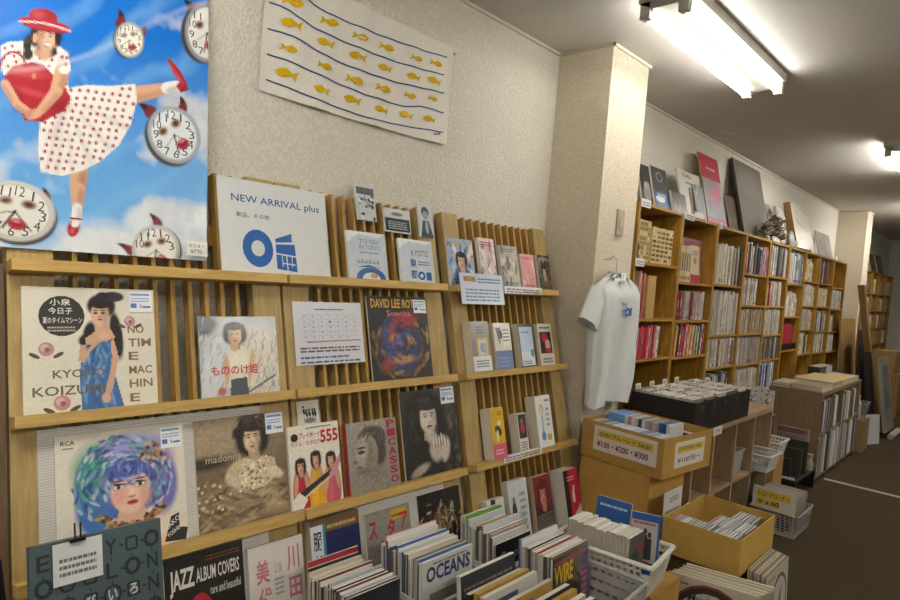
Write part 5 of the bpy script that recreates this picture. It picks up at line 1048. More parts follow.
def art_wir(a):
    P = Pic(48, 60, '6a5c50', 6).g('3a322c', '7a6c5e', 'x'); P.strands(.45, .5, .15, .45, 0, 6.2, 60, ['2a2422', '5a4a3e', '1a1614'], .03, .09); P.e(.9, .5, .1, .6, '3a5a80', .2).e(.55, .1, .3, .2, 'b8b0a4', .4); P.head(.57, .42, .14, 'd8b098', '201815', 'a04a48', 1.2, -1, .2).head(.2, .2, .1, 'c09078', '201815', '8a4a40', 1.2, 1, 0).noise(.1, 1).put(a)
    a.t('VVIRE', .05, .68, .5, .22, 'd8b82c', .03).lines(.05, .92, .9, .05, 1, 'c03a44').lines(.8, .2, .15, .6, 8, 'd84a50').t('SPRING', .2, .58, .3, .05, 'd04a54')
mag_row(1.722, .222, .283, 1.02, 1.14, .251, 14, ['d8d4c8', 'c8ccd0', '3a3a3c', 'a8a498', '8a3038', '5a4a40', 'd0b8a8', 'e0dcd4'], '%s magazine in the half-empty crate, %s from the rear', group='magazines in the half-empty crate', front=art_wir,
        special={0: ('4a6a98', 'pale magazine with a blue corner at the rear of the half-empty crate', None, .02), 1: ('d0d4d8', 'white magazine before the blue-cornered one in the half-empty crate', None, .02), 4: ('26262a', 'black magazine in the middle of the half-empty crate', None, .01), 7: ('a8303c', 'magazine with a red top band in the half-empty crate', None, .008), 13: ('6a5c50', 'pop magazine with yellow letters and long-haired faces, front of the half-empty crate', art_wir)}, hj=.007)
def art_dk(a): a.r(0, 0, 1, 1, '2c3036').lines(.05, .75, .9, .16, 3, '8a8078').r(0, .7, 1, .72, 'a03a40')
mag_row(1.36, .258, .292, .80, 1.07, .251, 11, ['3a3c40', 'b8924c', 'd8d0c0', '8a6a48', '2a3a50', 'c8c4bc'], '%s hardback in the foremost crate, %s from the rear', name='hardback', cat='book', group='hardbacks in the foremost crate', tilt=.13,
        special={0: ('23272c', 'black hardback with a red line at the rear of the foremost crate', art_dk, .02), 1: ('3a2e2c', 'dark patterned hardback before the red-lined one', blobs(31, '3a2e2c', ['8a7c70', '5a4a44', 'b0a498'], 20), -.01), 4: ('b8924c', 'tan hardback in the foremost crate', lambda a: a.r(0, 0, 1, 1, 'b8924c'), -.03), 6: ('d8d0c4', 'cream hardback with a red foot in the foremost crate', lambda a: a.r(0, 0, 1, 1, 'd8d0c4').r(0, .85, .3, 1, '8a2c34'), -.04)}, hj=.012, th=.016)
def carton(name, label, x0, x1, y0, y1, z0, z1, col='a87c44', open_=True, flap=True, rot=0, th=.005, group=None):
    cx, cy = (x0+x1)/2, (y0+y1)/2; t = thing(name, label, 'box', Matrix.Translation((cx, cy, z0)) @ rotz(rot), group); a, c, h = (x1-x0)/2, (y1-y0)/2, z1-z0
    b = B(); b.box(-a, a, -c, -c+th, 0, h, col); b.box(-a, a, c-th, c, 0, h, col); b.box(-a, -a+th, -c+th, c-th, 0, h, col); b.box(a-th, a, -c+th, c-th, 0, h, col); b.box(-a+th, a-th, -c+th, c-th, 0, th, col)
    b.build('box_body', 'card', t)
    if not open_:
        B().box(-a, a, -c, -.001, h+.0005, h+.0045, col).build('flap', 'card', t); B().box(-a, a, .001, c, h+.0005, h+.0045, col).build('flap', 'card', t)
        B().box(-a, a, -.025, .025, h+.005, h+.0056, 'b09058').build('packing_tape', 'gloss', t)
    return t
# tall teal folder with symbol letters leaning at the poster end
Mx = Matrix.Translation((.41, 1.535, .40)) @ Matrix.Rotation(-.16, 4, 'X')
p = PY(32, 551, 1.44); q = PY(164, 521, 1.44); hh_ = (p.z+q.z)/2-.395
def art_tl(a):
    a.r(0, 0, 1, 1, '46595e'); k = '22282b'; r0 = .905
    def ring(x, y, n, r=.052, rot=0, wd=.012, ry=1.15):
        pts = [(x+r*math.cos(6.2832*i/n+rot), y+r*ry*math.sin(6.2832*i/n+rot)*a.w/a.h) for i in range(n+1)]; a.line(pts, wd, k)
    for j in range(4):
        for i in range(6):
            x = .09+i*.165; y = .90-j*.125
            s = 'E●●Y▢O'[i] if j == 0 else 'O⬡▢LON'[i] if j == 1 else 'QのびいろN'[i] if j == 2 else 'OOOOOO'[i]
            if s == '●': pass
            elif s in '▢⬡': ring(x, y, 4 if s == '▢' else 6, .06, .785 if s == '▢' else 0)
            elif s in 'のびいろ': ring(x, y, 12 if i % 2 else 4, .062, .785); a.t(s, x-.035, y-.03, .07, .06, 'c8ccc8', .02)
            elif s in 'O': ring(x, y, 14, .052, 0, .02)
            else: a.t(s, x-.045, y-.04, .09, .085, k, .015)
            if i < 5 and j < 3: a.r(x+.07, y-.005, x+.1, y+.005, k)
            if j < 3: a.r(x-.004, y-.075, x+.004, y-.055, k)
b, a, done = sheet('record_folder', 'tall teal folder with black symbol letters clipped with a white note', 'folder', q.x-p.x, hh_, .02, '46595e', Matrix.Translation((p.x, 1.36, .4075)) @ Matrix.Rotation(-.26, 4, 'X'), '3a4a4e'); art_tl(a); o = done()
W_ = q.x-p.x; c = B().box(0, W_*.36, -.004, -.002, 0, .085, 'cfd0d0'); a = Art(c, W_*.36, .085, -.0042); a.lines(.12, .2, .75, .5, 3, '6a6a6e'); c.build('note_card', 'paper', o, M=(W_*.15, -.004, hh_-.09), label='white note with small print clipped on')
c = B().box(0, .03, -.012, .012, 0, .008, '2a2320').box(.008, .011, -.012, -.009, .008, .04, '3a302a').box(.019, .022, -.012, -.009, .008, .04, '3a302a'); c.build('bulldog_clip', 'metal', o, M=(W_*.27, -.002, hh_-.008))
carton('cardboard_box', 'plain cardboard box under the tall teal folder', .40, .72, 1.08, 1.40, 0, .40, 'b08a4a', False)
soft_bag('shoulder_bag', 'black cloth bag on a stool beside the wooden rack', (.19, 1.38, .56), .26, .2, .30, '1e1c1c', '2a2828')
t = thing('stool', 'dark stool beside the wooden rack carrying a black bag', 'stool', (.19, 1.38, 0)); b = B(); b.tube([(0, 0, .52), (0, 0, .555)], .14, '3a2c22', 20); b.build('seat', 'wood', t)
for sx in (-1, 1):
    for sy in (-1, 1): B().tube([(sx*.08, sy*.08, .519), (sx*.13, sy*.13, 0)], .013, '2a2420', 8).build('leg', 'wood', t)
# ------------------------------------------------------------------ white manga basket on a cardboard box
carton('cardboard_box', 'brown cardboard box under the white basket of manga', 2.066, 2.31, .86, 1.22, 0, .366, 'b08a4a', False)
crate('plastic_basket', 'white plastic basket of manga volumes and blue magazines on a cardboard box', 'basket', 1.995, 2.240, .860, 1.225, .372, .49, 'd6d2c8', taper=.02, slots=(10, 5), fill=(.55, .6), rim=.014, rot=.12)
for i in range(19):
    y = 1.165-.0125*i; h_ = .178+random.uniform(-.003, .003); b = B().box(0, .112, 0, .0112, 0, h_, 'd8d4ca', top=random.choice(['dcd8cc', 'c8c4b8', 'e4e0d6', 'd0c8b8']), sides='b8b0a0')
    a = Art(b, .125, h_, -.0003)
    if i == 18: a.r(0, 0, 1, 1, '5a5650').e(.4, .5, .3, .2, '3a3a44').e(.7, .7, .2, .1, '8a3a40').e(.6, .25, .25, .12, '2a3040')
    o = b.build('manga_volume', 'paper', M=Matrix.Translation((2.022+(y-1.05)*-.12+random.uniform(-.002, .002)+(.008 if i < 5 else 0), y, .378)) @ rotz(.02)); tag(o, 'white manga volume, %s from the rack side in the white basket' % ORD[i], 'book', 'manga volumes in the white basket')
def quad_stand(name, label, cat, a_, b_, z0, h, th, face, art, lean=.15, edge='e0dcd0', mat='gloss'):
    """an upright sheet between two floor points"""
    d = Vector((b_[0]-a_[0], b_[1]-a_[1], 0)); M = Matrix.Translation((a_[0], a_[1], z0)) @ rotz(math.atan2(d.y, d.x)) @ Matrix.Rotation(-lean, 4, 'X')
    b, a, done = sheet(name, label, cat, d.length, h, th, face, M, edge, mat); art(a); return done()
def art_bl(a): a.r(0, 0, 1, 1, '2f5fa4').p([(0, 0), (0, .45), (.3, .55), (.6, .4), (1, .5), (1, 0)], '27486f').lines(.1, .85, .8, .08, 1, 'b8cce0')
def art_bm(a):
    a.r(0, 0, 1, 1, 'b8b4ae').r(0, 0, 1, .2, '2f5fa8').r(0, .88, 1, 1, '2f5fa8').r(.92, 0, 1, 1, '2f5fa8').lines(.08, .82, .75, .07, 1, 'c02c3c').lines(.1, .2, .6, .09, 2, 'c0303c')
    for x, h in ((.3, .5), (.5, .55), (.66, .5)): a.e(x, h+.16, .06, .05, '3a302c').p([(x-.08, h+.1), (x+.08, h+.1), (x+.1, .25), (x-.1, .25)], '3a3a40')
quad_stand('magazine', 'plain blue magazine leaning behind the manga volumes', 'magazine', (2.165, 1.155), (2.18, 1.02), .39, .225, .006, '2f5fa4', art_bl, .12)
quad_stand('magazine', 'blue-edged magazine with three walking figures in the manga basket', 'magazine', (2.15, .995), (2.185, .90), .39, .215, .008, 'b8b4ae', art_bm, .1)
# ------------------------------------------------------------------ cardboard boxes by the pillar
carton('cardboard_box', 'lowest cardboard box of the stack by the pillar, on the floor', 2.70, 3.04, 1.17, 1.40, 0, .297, 'a8864a', False)
carton('cardboard_box', 'plain cardboard box by the pillar directly under the DVD box', 2.665, 3.05, 1.165, 1.515, .304, .588, 'bd9650', False)
t = carton('cardboard_box', 'worn cardboard box of DVDs with two yellow-lined price signs', 2.67, 3.11, 1.085, 1.515, .596, .772, 'b48e4c', rot=-.10)
BX = Matrix.Translation((2.89, 1.30, .596)) @ rotz(-.10)
def art_p1(a): a.r(0, 0, 1, 1, 'd8d4cc').r(.06, .55, .95, .86, 'd8b84a').t('DVD/ブルーレイ SALE!', .1, .6, .8, .2, '4a4436', .02).t('¥100・¥200・¥300', .06, .16, .82, .26, '8c2c50', .03)
def art_p2(a): a.r(0, 0, 1, 1, 'd8d4cc').r(.08, .55, .95, .84, 'd8b84a').t('DVD/Blu-ray', .12, .6, .75, .2, '5a5440', .02).t('¥100均一', .1, .16, .8, .24, '5a5a58', .02)
sg = B().box(0, .33, -.0022, -.0004, 0, .115, 'd8d4cc'); a = Art(sg, .33, .115, -.0025); art_p1(a); sg.build('price_sign', 'paper', t, M=Matrix.Translation((-.2203, .5*.43-.07, .045)) @ rotz(-math.pi/2))
sg = B().box(0, .27, -.0022, -.0004, 0, .115, 'd8d4cc'); a = Art(sg, .27, .115, -.0025); art_p2(a); sg.build('price_sign', 'paper', t, M=Matrix.Translation((-.125, -.2153, .035)))
DV = ['5a7aa8', 'a8b8c8', 'd8d4cc', '3a3a40', 'b8b0a0', '8a9ab0', '6a8ab8']
for i in range(28):
    c = random.choice(DV); b = B().box(0, .135, 0, .0125, 0, .158, c, top=random.choice(['a8b4c0', 'd8dce0', '6a7a90', 'c8ccd0']), sides=c); o = b.build('dvd_case', 'gloss', M=BX @ Matrix.Translation((-.205, .185-.0134*i, .0065)) @ Matrix.Rotation(-.02, 4, 'X')); tag(o, '%s DVD case beside the sign wall of the DVD box, %s from the pillar' % (cname(c), ORD[i]), 'DVD case', 'DVD cases in the cardboard box')
raised = [('6f9cd0', 6), ('6f9cd0', 0), ('6f9cd0', 0), ('7aa4d4', 0), ('6f9cd0', 0), ('d8d0cc', 0), ('b8848c', 0), ('d8d4cc', 0), ('c8c0b8', 0), ('2e3c50', 0), ('d0d4d4', 0), ('a89c8c', 0), ('9a9084', 0), ('b0a498', 0), ('2f5f9c', 0), ('2a5490', 0), ('d8d8d4', 0)]
for i, (c, _) in enumerate(raised):
    hz = .607 if i < 14 else .606; b = B().box(0, .13, 0, .0165, 0, .19, c, top=jit(c, .15), sides=jit(c, .1)); a = Art(b, .13, .19, -.0003); a.r(.1, .2, .9, .8, jit(c, .3))
    o = b.build('dvd_case', 'gloss', M=BX @ Matrix.Translation((-.055+(.03 if i > 13 else 0), .165-.0185*i, hz-.598)) @ Matrix.Rotation(-.02, 4, 'X'))
    d_ = B()
    s = B().box(-.0022, -.0004, .002, .0145, .05, .15, jit(c, .3)); s.build('spine_print', 'gloss', o)
    tag(o, '%s raised DVD box set, %s from the pillar in the second DVD row' % (cname(c), ORD[i]), 'DVD case', 'raised DVD sets')
for i in range(4):
    b = B().box(0, .0095, 0, .19, 0, .135, random.choice(DV), top='b8c0c8'); o = b.build('dvd_case', 'gloss', M=BX @ Matrix.Translation((.15+i*.0105, -.17, .007))); tag(o, 'low DVD case along the far wall of the DVD box, %s along' % ORD[i], 'DVD case', 'low DVD cases')
# open box of CDs in the aisle
t = carton('cardboard_box', 'clean open cardboard box of CDs standing on stacked records in the aisle', 2.635, 3.09, .757, 1.075, .302, .452, 'bf9c52')
CDC = ['d8d8d6', 'c8c4bc', 'b8b8b8', 'e0dcd4', '8a8a8c', 'd0b860', 'c88a98', '5a6a80', 'e4e4e4', '3c3c40']
for r, x in enumerate((2.645, 2.795, 2.945)):
    for i in range((20, 12, 7)[r]):
        c = random.choice(CDC); w_ = .142 if r < 2 else .125; b = B().box(0, w_, 0, .0098, 0, .122, c, top=random.choice(['d8d8d8', 'c8c8c8', 'b0b0b0', c]), sides='c8c8c8')
        o = b.build('cd_case', 'gloss', M=Matrix.Translation((x+random.uniform(-.002, .002), 1.045-.0135*i-(0, .12, .17)[r], .3085)) @ Matrix.Rotation(-.07-.03*(r == 2), 4, 'X')); tag(o, '%s CD case, %s row of the open cardboard box, %s from the cubby side' % (cname(c), ORD[r], ORD[i]), 'CD case', 'CDs in the open cardboard box')
def art_list(a): a.r(0, 0, 1, 1, 'c8c8c8').t('OLD ROCK', .3, .78, .5, .1, '3a3a3a', .02).lines(.1, .1, .8, .6, 6, '8a8a8e')
quad_stand('paper_sign', 'white printed paper sign standing in the open box of CDs', 'sign', (2.65, 1.082), (2.84, 1.082), .302, .24, .002, 'c8c8c8', art_list, .02, mat='paper')
b = B().box(0, .40, 0, .28, 0, .298, '5a4630'); o = b.build('wooden_crate', 'wood', M=(2.68, .785, .001)); tag(o, 'dark wooden crate under the open box of CDs', 'crate')
def art_lbl(c1, c2, tx):
    def f(a):
        a.r(0, 0, 1, 1, 'bdb5a4').e(.5, .50, .46, .46, '8a3a48').e(.5, .49, .44, .44, '3a3632').e(.5, .48, .38, .38, 'c4bcac').t(tx, .25, .72, .5, .1, '3a3632', .01).e(.5, .45, .2, .12, c1).lines(.1, .9, .15, .04, 1, '6a6258')
    return f
for i in range(12):
    M = Matrix.Translation((2.405+i*.0125, .945-i*.002, .001)) @ rotz(-math.pi/2+.22) @ Matrix.Rotation(-.06, 4, 'X')
    b, a, done = sheet('record_sleeve', 'cream record sleeve in the floor stack before the CD box, %s from the front' % ORD[i], 'record', .315, .318+random.uniform(-.004, .006), .006, 'c0b8a6', M, random.choice(['d8cfb8', 'cfc4a8', 'e0d8c4']), 'paper', 'records stacked on the floor')
    if i == 0: art_lbl('8a8478', 'c4bcac', 'Music for')(a)
    o = done()
for i in range(8):
    M = Matrix.Translation((2.70+.004*i, .655+i*.0105, .001)) @ Matrix.Rotation(-.05, 4, 'X')
    b, a, done = sheet('record_sleeve', 'grey record sleeve under the CD box front facing the aisle, %s from the aisle' % ORD[i], 'record', .315, .316, .005, 'b8b0a2', M, random.choice(['d8cfb8', 'cfc4a8', '8a8070']), 'paper', 'records facing the aisle')
    if i == 0: a.r(0, 0, 1, 1, 'b4ada0').e(.62, .55, .34, .34, '4a443c').e(.62, .55, .29, .29, 'b8b2a8').p([(.5, .45), (.72, .75), (.66, .45)], '3a4a80').lines(.1, .9, .3, .04, 1, '6a6258')
    o = done()
# ------------------------------------------------------------------ pale cubby counter with black CD bins
def cubby(name, label, x0, y0, y1, ws, top, mid, col, hs=.03, mat='wood'):
    t = thing(name, label, 'shelf unit', (x0, y0, 0)); D = y1-y0; W = sum(ws); xs = [0]
    for w_ in ws: xs.append(xs[-1]+w_)
    B().box(0, W, 0, D, top-hs, top, col).build('counter_top', 'woodx', t)
    for i, x in enumerate(xs):
        a, c = (x, x+.018) if i == 0 else (x-.018, x) if i == len(xs)-1 else (x-.009, x+.009)
        B().box(a, c, .0, D, 0, top-hs-.0005, col).build('upright', mat, t)
    for i in range(len(ws)):
        B().box(xs[i]+.0185, xs[i+1]-.0185, .001, D-.008, mid-.018, mid, col).build('shelf', 'woodx', t)
        B().box(xs[i]+.0185, xs[i+1]-.0185, .001, D-.008, .03, .048, col).build('shelf', 'woodx', t)
    B().box(.019, W-.019, D-.007, D-.001, 0, top-hs-.0005, jit(col, .0)).build('back_panel', mat, t)
    return t
OAK = 'a98f6e'
t = cubby('cubby_counter', 'pale wood cubby counter carrying the black CD bins', 3.21, 1.19, 1.56, [.285, .35, .34, .355], .705, .335, OAK)
b = B().box(0, .13, -.003, -.0012, 0, .045, 'd8d8d4'); a = Art(b, .13, .045, -.0032); a.t('CD 中古', .15, .25, .6, .5, '4a5a80', .01); b.build('shelf_label', 'paper', t, M=(.25, 0, .655))
for k in range(5):
    x0 = 3.168+k*.168; t = thing('cd_bin', '%s black CD bin from the pillar on the cubby counter' % ORD[k], 'bin', (x0, 1.185, .706), 'black CD bins')
    b = B(); W, D, h_ = .165, .345, .158
    b.box(0, W, 0, .005, 0, h_, '211c19').box(0, W, D-.005, D, 0, h_, '211c19').box(0, .005, .005, D-.005, 0, h_, '211c19').box(W-.005, W, .005, D-.005, 0, h_, '211c19').box(.005, W-.005, .005, D-.005, 0, .005, '211c19'); bb_ = b.build('bin_body', 'black', t)
    B().box(.055, .105, -.004, -.0005, .105, .135, '3a3430').build('label_holder', 'plastic', bb_)
    B().box(.0, W, -.003, -.0004, h_-.014, h_, '2a2421').build('bin_rim', 'black', t)
    for i in range(31):
        c = random.choice(['d8d4cc', 'c8c0b0', 'e0dcd4', 'b8b0a4', 'cfcac0', '8a8478', 'd0b8a8', '5a5650', 'c06a80' if k == 3 else 'e4e0d8']); o = B().box(0, .142, 0, .0092, 0, .124, c, top=random.choice(['dcd8d0', 'c8c2b6', 'e4e0d8', 'b0a898', 'd0ccc0']), sides='a8a49c').build('cd_case', 'gloss', M=Matrix.Translation((x0+.010+random.uniform(-.002, .002), 1.502-.0101*i, .748+random.uniform(0, .008))) @ Matrix.Rotation(-.06, 4, 'X'))
        tag(o, '%s CD case, %s from the wall in the %s black bin' % (cname(c), ORD[i], ORD[k]), 'CD case', 'CDs in the black bins')
    for j, (yy, tx) in enumerate(((.3198, 'NEW'), (.2188, 'AB'), (.1178, 'JAZZ'))):
        if (k, j) in ((0, 0), (0, 1), (1, 0), (1, 1), (2, 0), (3, 0), (3, 1), (4, 1)):
            d = B().box(0, .06, 0, .0006, 0, .155, 'dcdcd8'); a = Art(d, .06, .155, -.0002); a.t(tx, .15, .82, .7, .12, '3a3a3c', .02); o = d.build('divider_card', 'paper', M=Matrix.Translation((x0+.02+.05*(j % 2), 1.185+yy+.0065, .748)) @ Matrix.Rotation(-.06, 4, 'X')); tag(o, 'white divider tab rising from the %s black bin, %s from its wall end' % (ORD[k], ORD[j]), 'divider', 'divider tabs in the black bins')
# in and around the cubbies
crate('storage_basket', 'grey woven basket inside the middle cubby of the counter', 'basket', 3.90, 4.14, 1.22, 1.50, .3365, .475, 'b0b0ae', taper=.015, slots=(14, 9), fill=(.4, .4), rim=.006)
crate('plastic_basket', 'white basket of small things sticking out of the last upper cubby', 'basket', 4.205, 4.44, 1.09, 1.40, .3365, .44, 'cfccc4', taper=.02, slots=(11, 4), fill=(.5, .5), rim=.013)
def loose(name, label, cat, n, x0, x1, y0, y1, z, cols, sz, group=None):
    for i in range(n):
        w_, d_, h_ = (random.uniform(.6, 1)*s for s in sz); M = Matrix.Translation((random.uniform(x0, x1-w_), random.uniform(y0, y1-d_), z+i*sz[2]*.62)) @ rotz(random.uniform(-.1, .1)); c = random.choice(cols)
        b = B().box(0, w_, 0, d_, 0, h_*.6, c, top=jit(c, .1)); o = b.build(name, 'gloss', M=M); tag(o, label % (cname(c), ORD[i]), cat, group)
loose('cassette_case', '%s cassette case, %s from the bottom in the white cubby basket', 'cassette', 5, 4.235, 4.41, 1.13, 1.37, .343, ['8a8478', 'a8a49c', 'c8c4bc', '6a6660'], (.15, .2, .014), 'cassettes in the cubby basket')
loose('paperback', '%s paperback, %s from the bottom in the grey woven basket', 'book', 5, 3.93, 4.11, 1.25, 1.47, .343, ['c8c8c8', 'a8a8a8', 'd8d8d4'], (.16, .18, .026), 'paperbacks in the grey basket')
for k, x in enumerate((3.54, 3.57, 3.60)):
    t = thing('wooden_tray', 'empty pale wooden tray standing on edge in the lower cubby, %s of three' % ORD[k], 'tray', Matrix.Translation((x+.02, 1.22+.045*k, .0525)) @ Matrix.Rotation(-.1, 4, 'X'), 'trays in the lower cubby'); W = .17; Hh = .23-.02*k
    for q in ((0, .018, 0, Hh), (W-.018, W, 0, Hh), (.0185, W-.0185, 0, .018), (.0185, W-.0185, Hh-.018, Hh)): B().box(q[0], q[1], 0, .012, q[2], q[3], 'b89460').build('tray_side', 'wood', t)
for k in range(6):
    c = random.choice(['4a4640', '8a8478', 'b8b0a4', '5a4a40']); o = B().box(0, .024, 0, .2, 0, .17+.01*(k % 3), c, front=jit(c, .2)).build('book', 'paper', M=(3.545+k*.0, 1.23, .0488)) if False else B().box(0, .024, 0, .2, 0, .16+.01*(k % 3), c).build('book', 'paper', M=(3.24+k*.027, 1.22, .0488)); tag(o, '%s book, %s along in the first lower cubby behind the cardboard' % (cname(c), ORD[k]), 'book', 'books in the lower cubby')
soft_bag('cloth_bag', 'dark blue cloth bag in the last lower cubby', (4.36, 1.36, .0495), .26, .22, .22, '2c3a50', '384a66', False)
# ------------------------------------------------------------------ between the two counters
carton('cardboard_box', 'light cardboard box under the small white basket past the cubby counter', 4.575, 4.79, 1.16, 1.50, 0, .352, 'a8875a', False)
crate('plastic_basket', 'small white basket on the light cardboard box past the cubby counter', 'basket', 4.56, 4.80, 1.14, 1.42, .3585, .46, 'cfccc4', taper=.02, slots=(11, 4), fill=(.5, .5), rim=.012)
def art_lp(a):
    a.r(0, 0, 1, 1, 'b8b4ae')
    for i in range(40): a.e(random.random(), random.random(), .06, .03, random.choice(['6a6664', '3c3a3a', 'd8d4d0', '8a8684']), random.random()*3, 7)
quad_stand('record_sleeve', 'black and white patterned sleeve leaning past the end of the CD bins', 'record', (4.81, 1.42), (4.85, 1.27), .60, .165, .01, 'b8b4ae', art_lp, .1)
quad_stand('record_sleeve', 'white patterned sleeve behind the black and white one past the CD bins', 'record', (4.87, 1.50), (4.91, 1.33), .60, .175, .01, 'c4c0ba', art_lp, .1)
b = B().box(0, .30, 0, .36, 0, .598, '6a5640'); o = b.build('storage_box', 'wood', M=(4.80, 1.27, .0)) if False else B().box(0, .26, 0, .20, 0, .598, '6a5640').build('storage_box', 'wood', M=(4.80, 1.44, 0)) if False else B().box(0, .112, 0, .29, 0, .598, '6a5640').build('storage_box', 'wood', M=(4.805, 1.25, 0)); tag(o, 'brown upright storage box behind the small white basket', 'box')
t = thing('record_stand', 'low black stand between the two counters', 'stand', (4.925, 1.10, 0)); B().box(0, .55, 0, .30, .132, .15, '2e2a26').build('stand_top', 'black', t); B().box(.0, .55, .28, .3, 0, .1315, '1c1a18').build('back_panel', 'black', t)
for x in (0, .53): B().box(x, x+.02, 0, .2795, 0, .1315, '1c1a18').build('side_panel', 'black', t)
def art_dkp(a): a.r(0, 0, 1, 1, '37342f')
quad_stand('black_board', 'small black board on the low stand, before the larger one', 'board', (4.96, 1.27), (4.96, 1.15), .151, .14, .015, '37342f', art_dkp, .05, edge='4a4640', mat='black')
quad_stand('black_board', 'wide black board on the low stand behind the small one', 'board', (5.05, 1.36), (5.05, 1.11), .151, .20, .015, '3a3630', art_dkp, .05, edge='5a564e', mat='black')
quad_stand('black_board', 'tallest black board on the low stand under the red-lettered sign', 'board', (5.2, 1.385), (5.2, 1.11), .151, .235, .03, '2a2723', art_dkp, .04, edge='3a3630', mat='black')
def art_sg(a): a.r(0, 0, 1, 1, '8e887e').r(.08, .5, .95, .95, '6e6860').t('レコード放出', .1, .5, .78, .42, 'a02c44', .04).lines(.08, .05, .85, .3, 2, '5a544c')
quad_stand('shop_sign', 'grey sign with red brush characters on the black boards', 'sign', (5.215, 1.40), (5.215, 1.11), .386, .085, .012, '8e887e', art_sg, .04)
b = B().box(0, .02, 0, .2, 0, .012, 'c8c8c4', top='d8d8d4'); o = b.build('flyer_pad', 'paper', M=(4.93, 1.115, .1505)) ; tag(o, 'pad of white flyers lying on the low black stand', 'flyers')
t = thing('mini_figurine', 'small pale ornament on the edge of the low black stand', 'ornament', (5.36, 1.125, .151)); b = B(); b.tube([(0, 0, 0), (0, 0, .05), (0, 0, .09), (0, 0, .12)], [.03, .034, .02, .026], 'a8a090', 10); b.build('ornament_body', 'plastic', t)
# clear crate with the price sign
crate('wire_crate', 'grey wire crate on the floor with a yellow price sign', 'crate', 4.16, 4.52, .90, 1.17, .001, .135, 'a8a8a6', taper=.01, slots=(14, 8), fill=(.75, .75), rim=.007)
def art_60(a): a.r(0, 0, 1, 1, 'c0bcb4').r(.1, .5, .92, .86, 'c8a83c').r(.1, .14, .66, .48, 'c8a83c').t('レコードコーナー', .14, .56, .74, .22, '5a4c26', .02).t('¥', .14, .2, .12, .22, '6a5c30', .03).t('★', .3, .18, .14, .24, '3a5a9c').t('60', .46, .2, .2, .24, '6a4c2a', .04)
def art_ch(a): a.r(0, 0, 1, 1, 'c8b890').t('Cherry', .15, .72, .6, .16, '5a4a3a', .02).e(.5, .4, .16, .13, 'c89a4c').r(.62, .1, .95, .6, 'a83a5c').e(.7, .25, .2, .2, '2a2426').lines(.1, .88, .7, .05, 1, '8a3a44')
quad_stand('shop_sign', 'white sign with yellow bands and a star in the wire crate', 'sign', (4.150, 1.155), (4.150, .925), .140, .13, .004, 'c0bcb4', art_60, .05, mat='paper')
quad_stand('record_sleeve', 'cream sleeve with pink patch at the front of the wire crate', 'record', (4.192, 1.145), (4.192, .925), .008, .19, .006, 'c8b890', art_ch, .04)
for i in range(12): quad_stand('record_sleeve', 'sleeve in the wire crate, %s behind the cream one' % ORD[i], 'record', (4.212+i*.022, 1.145), (4.212+i*.022, .925), .008, .22, .006, 'c8c4bc', lambda a: a.r(0, 0, 1, 1, 'b0aca4'), .04, edge=random.choice(['c8c4b8', '8a8478', 'd8d4c8', 'a88a50']))
# ------------------------------------------------------------------ second, brown counter full of records
BR = '8c7454'
t = cubby('record_counter', 'brown wood counter of records with magazine piles on top', 5.56, 1.12, 1.50, [.40, .38, .38, .38], .715, .395, BR)
for c_ in range(4):
    for r, (z, hgt) in enumerate(((.3955, .26), (.0488, .315))):
        x = 5.60+c_*.38+(.0 if c_ else .02); n = 0
        while x < 5.56+.40+c_*.38-.045 and not (r == 0 and n > (14, 9, 12, 10)[c_]):
            tk = random.uniform(.010, .03); c = random.choice(['c8c8c4', 'a8aeb4', 'd8d4cc', '6a6e74', 'c0bcb4', '3a3c40', 'e0e0dc', 'b0a48c'])
            o = B().box(0, tk, 0, .28, 0, hgt-.02*random.random(), c, top=jit(c, .1)).build('record_sleeve', 'paper', M=(x, 1.116+random.uniform(0, .02), z)); x += tk+.001
            tag(o, '%s record in the brown counter, %s row, %s bay, %s along' % (cname(c), ('upper', 'lower')[r], NTH[c_], ORD[min(n, 38)]), 'record', 'records in the brown counter'); n += 1
def pile(x0, y0, w_, d_, n, tk, cols, where, z=.716, name='magazine', top=None):
    for i in range(n):
        c = random.choice(cols); b = B().box(0, w_-random.uniform(0, .012), 0, d_-random.uniform(0, .012), 0, tk-.0008, random.choice(['c8bfa8', 'd8d0bc', 'b8ae98', 'a89c84']), top=c)
        if i == n-1 and top: pass
        o = b.build(name, 'paper', M=Matrix.Translation((x0, y0, z+i*tk)) @ rotz(random.uniform(-.03, .03))); tag(o, 'flat magazine, %s up the pile %s' % (ORD[i], where), 'magazine', 'flat magazine piles on the brown counter')
pile(5.57, 1.36, .32, .13, 4, .009, ['8a8478', 'b0a890', '4a4c54'], 'by the bookcase on the brown counter')
pile(5.57, 1.13, .33, .22, 6, .0075, ['c8bca0', 'a89878', 'd0c8b4', '8a7a5c'], 'by the aisle end of the brown counter')
pile(5.93, 1.13, .34, .30, 7, .0075, ['d0b880', 'c8b8a0', 'b8a888', 'a83a4c'], 'second along the brown counter')
pile(6.30, 1.13, .34, .30, 6, .008, ['b8922c', 'c8a860', 'd8d0c0'], 'third along the brown counter')
pile(6.67, 1.14, .34, .22, 5, .008, ['c8c0a8', 'd8d0c0', 'b8b09c'], 'last along the brown counter')
t = thing('card_box', 'black and white flat box on the far end of the brown counter', 'box', Matrix.Translation((6.62, 1.375, .716)) @ rotz(-.03)); b = B().box(0, .42, -.0, .1, 0, .10, '2a2a2c', top='b8b8b4'); b.build('box_body', 'gloss', t); b = B().box(.2, .41, -.0025, -.0005, .005, .095, 'b4b4b2'); b.build('box_label', 'paper', t)
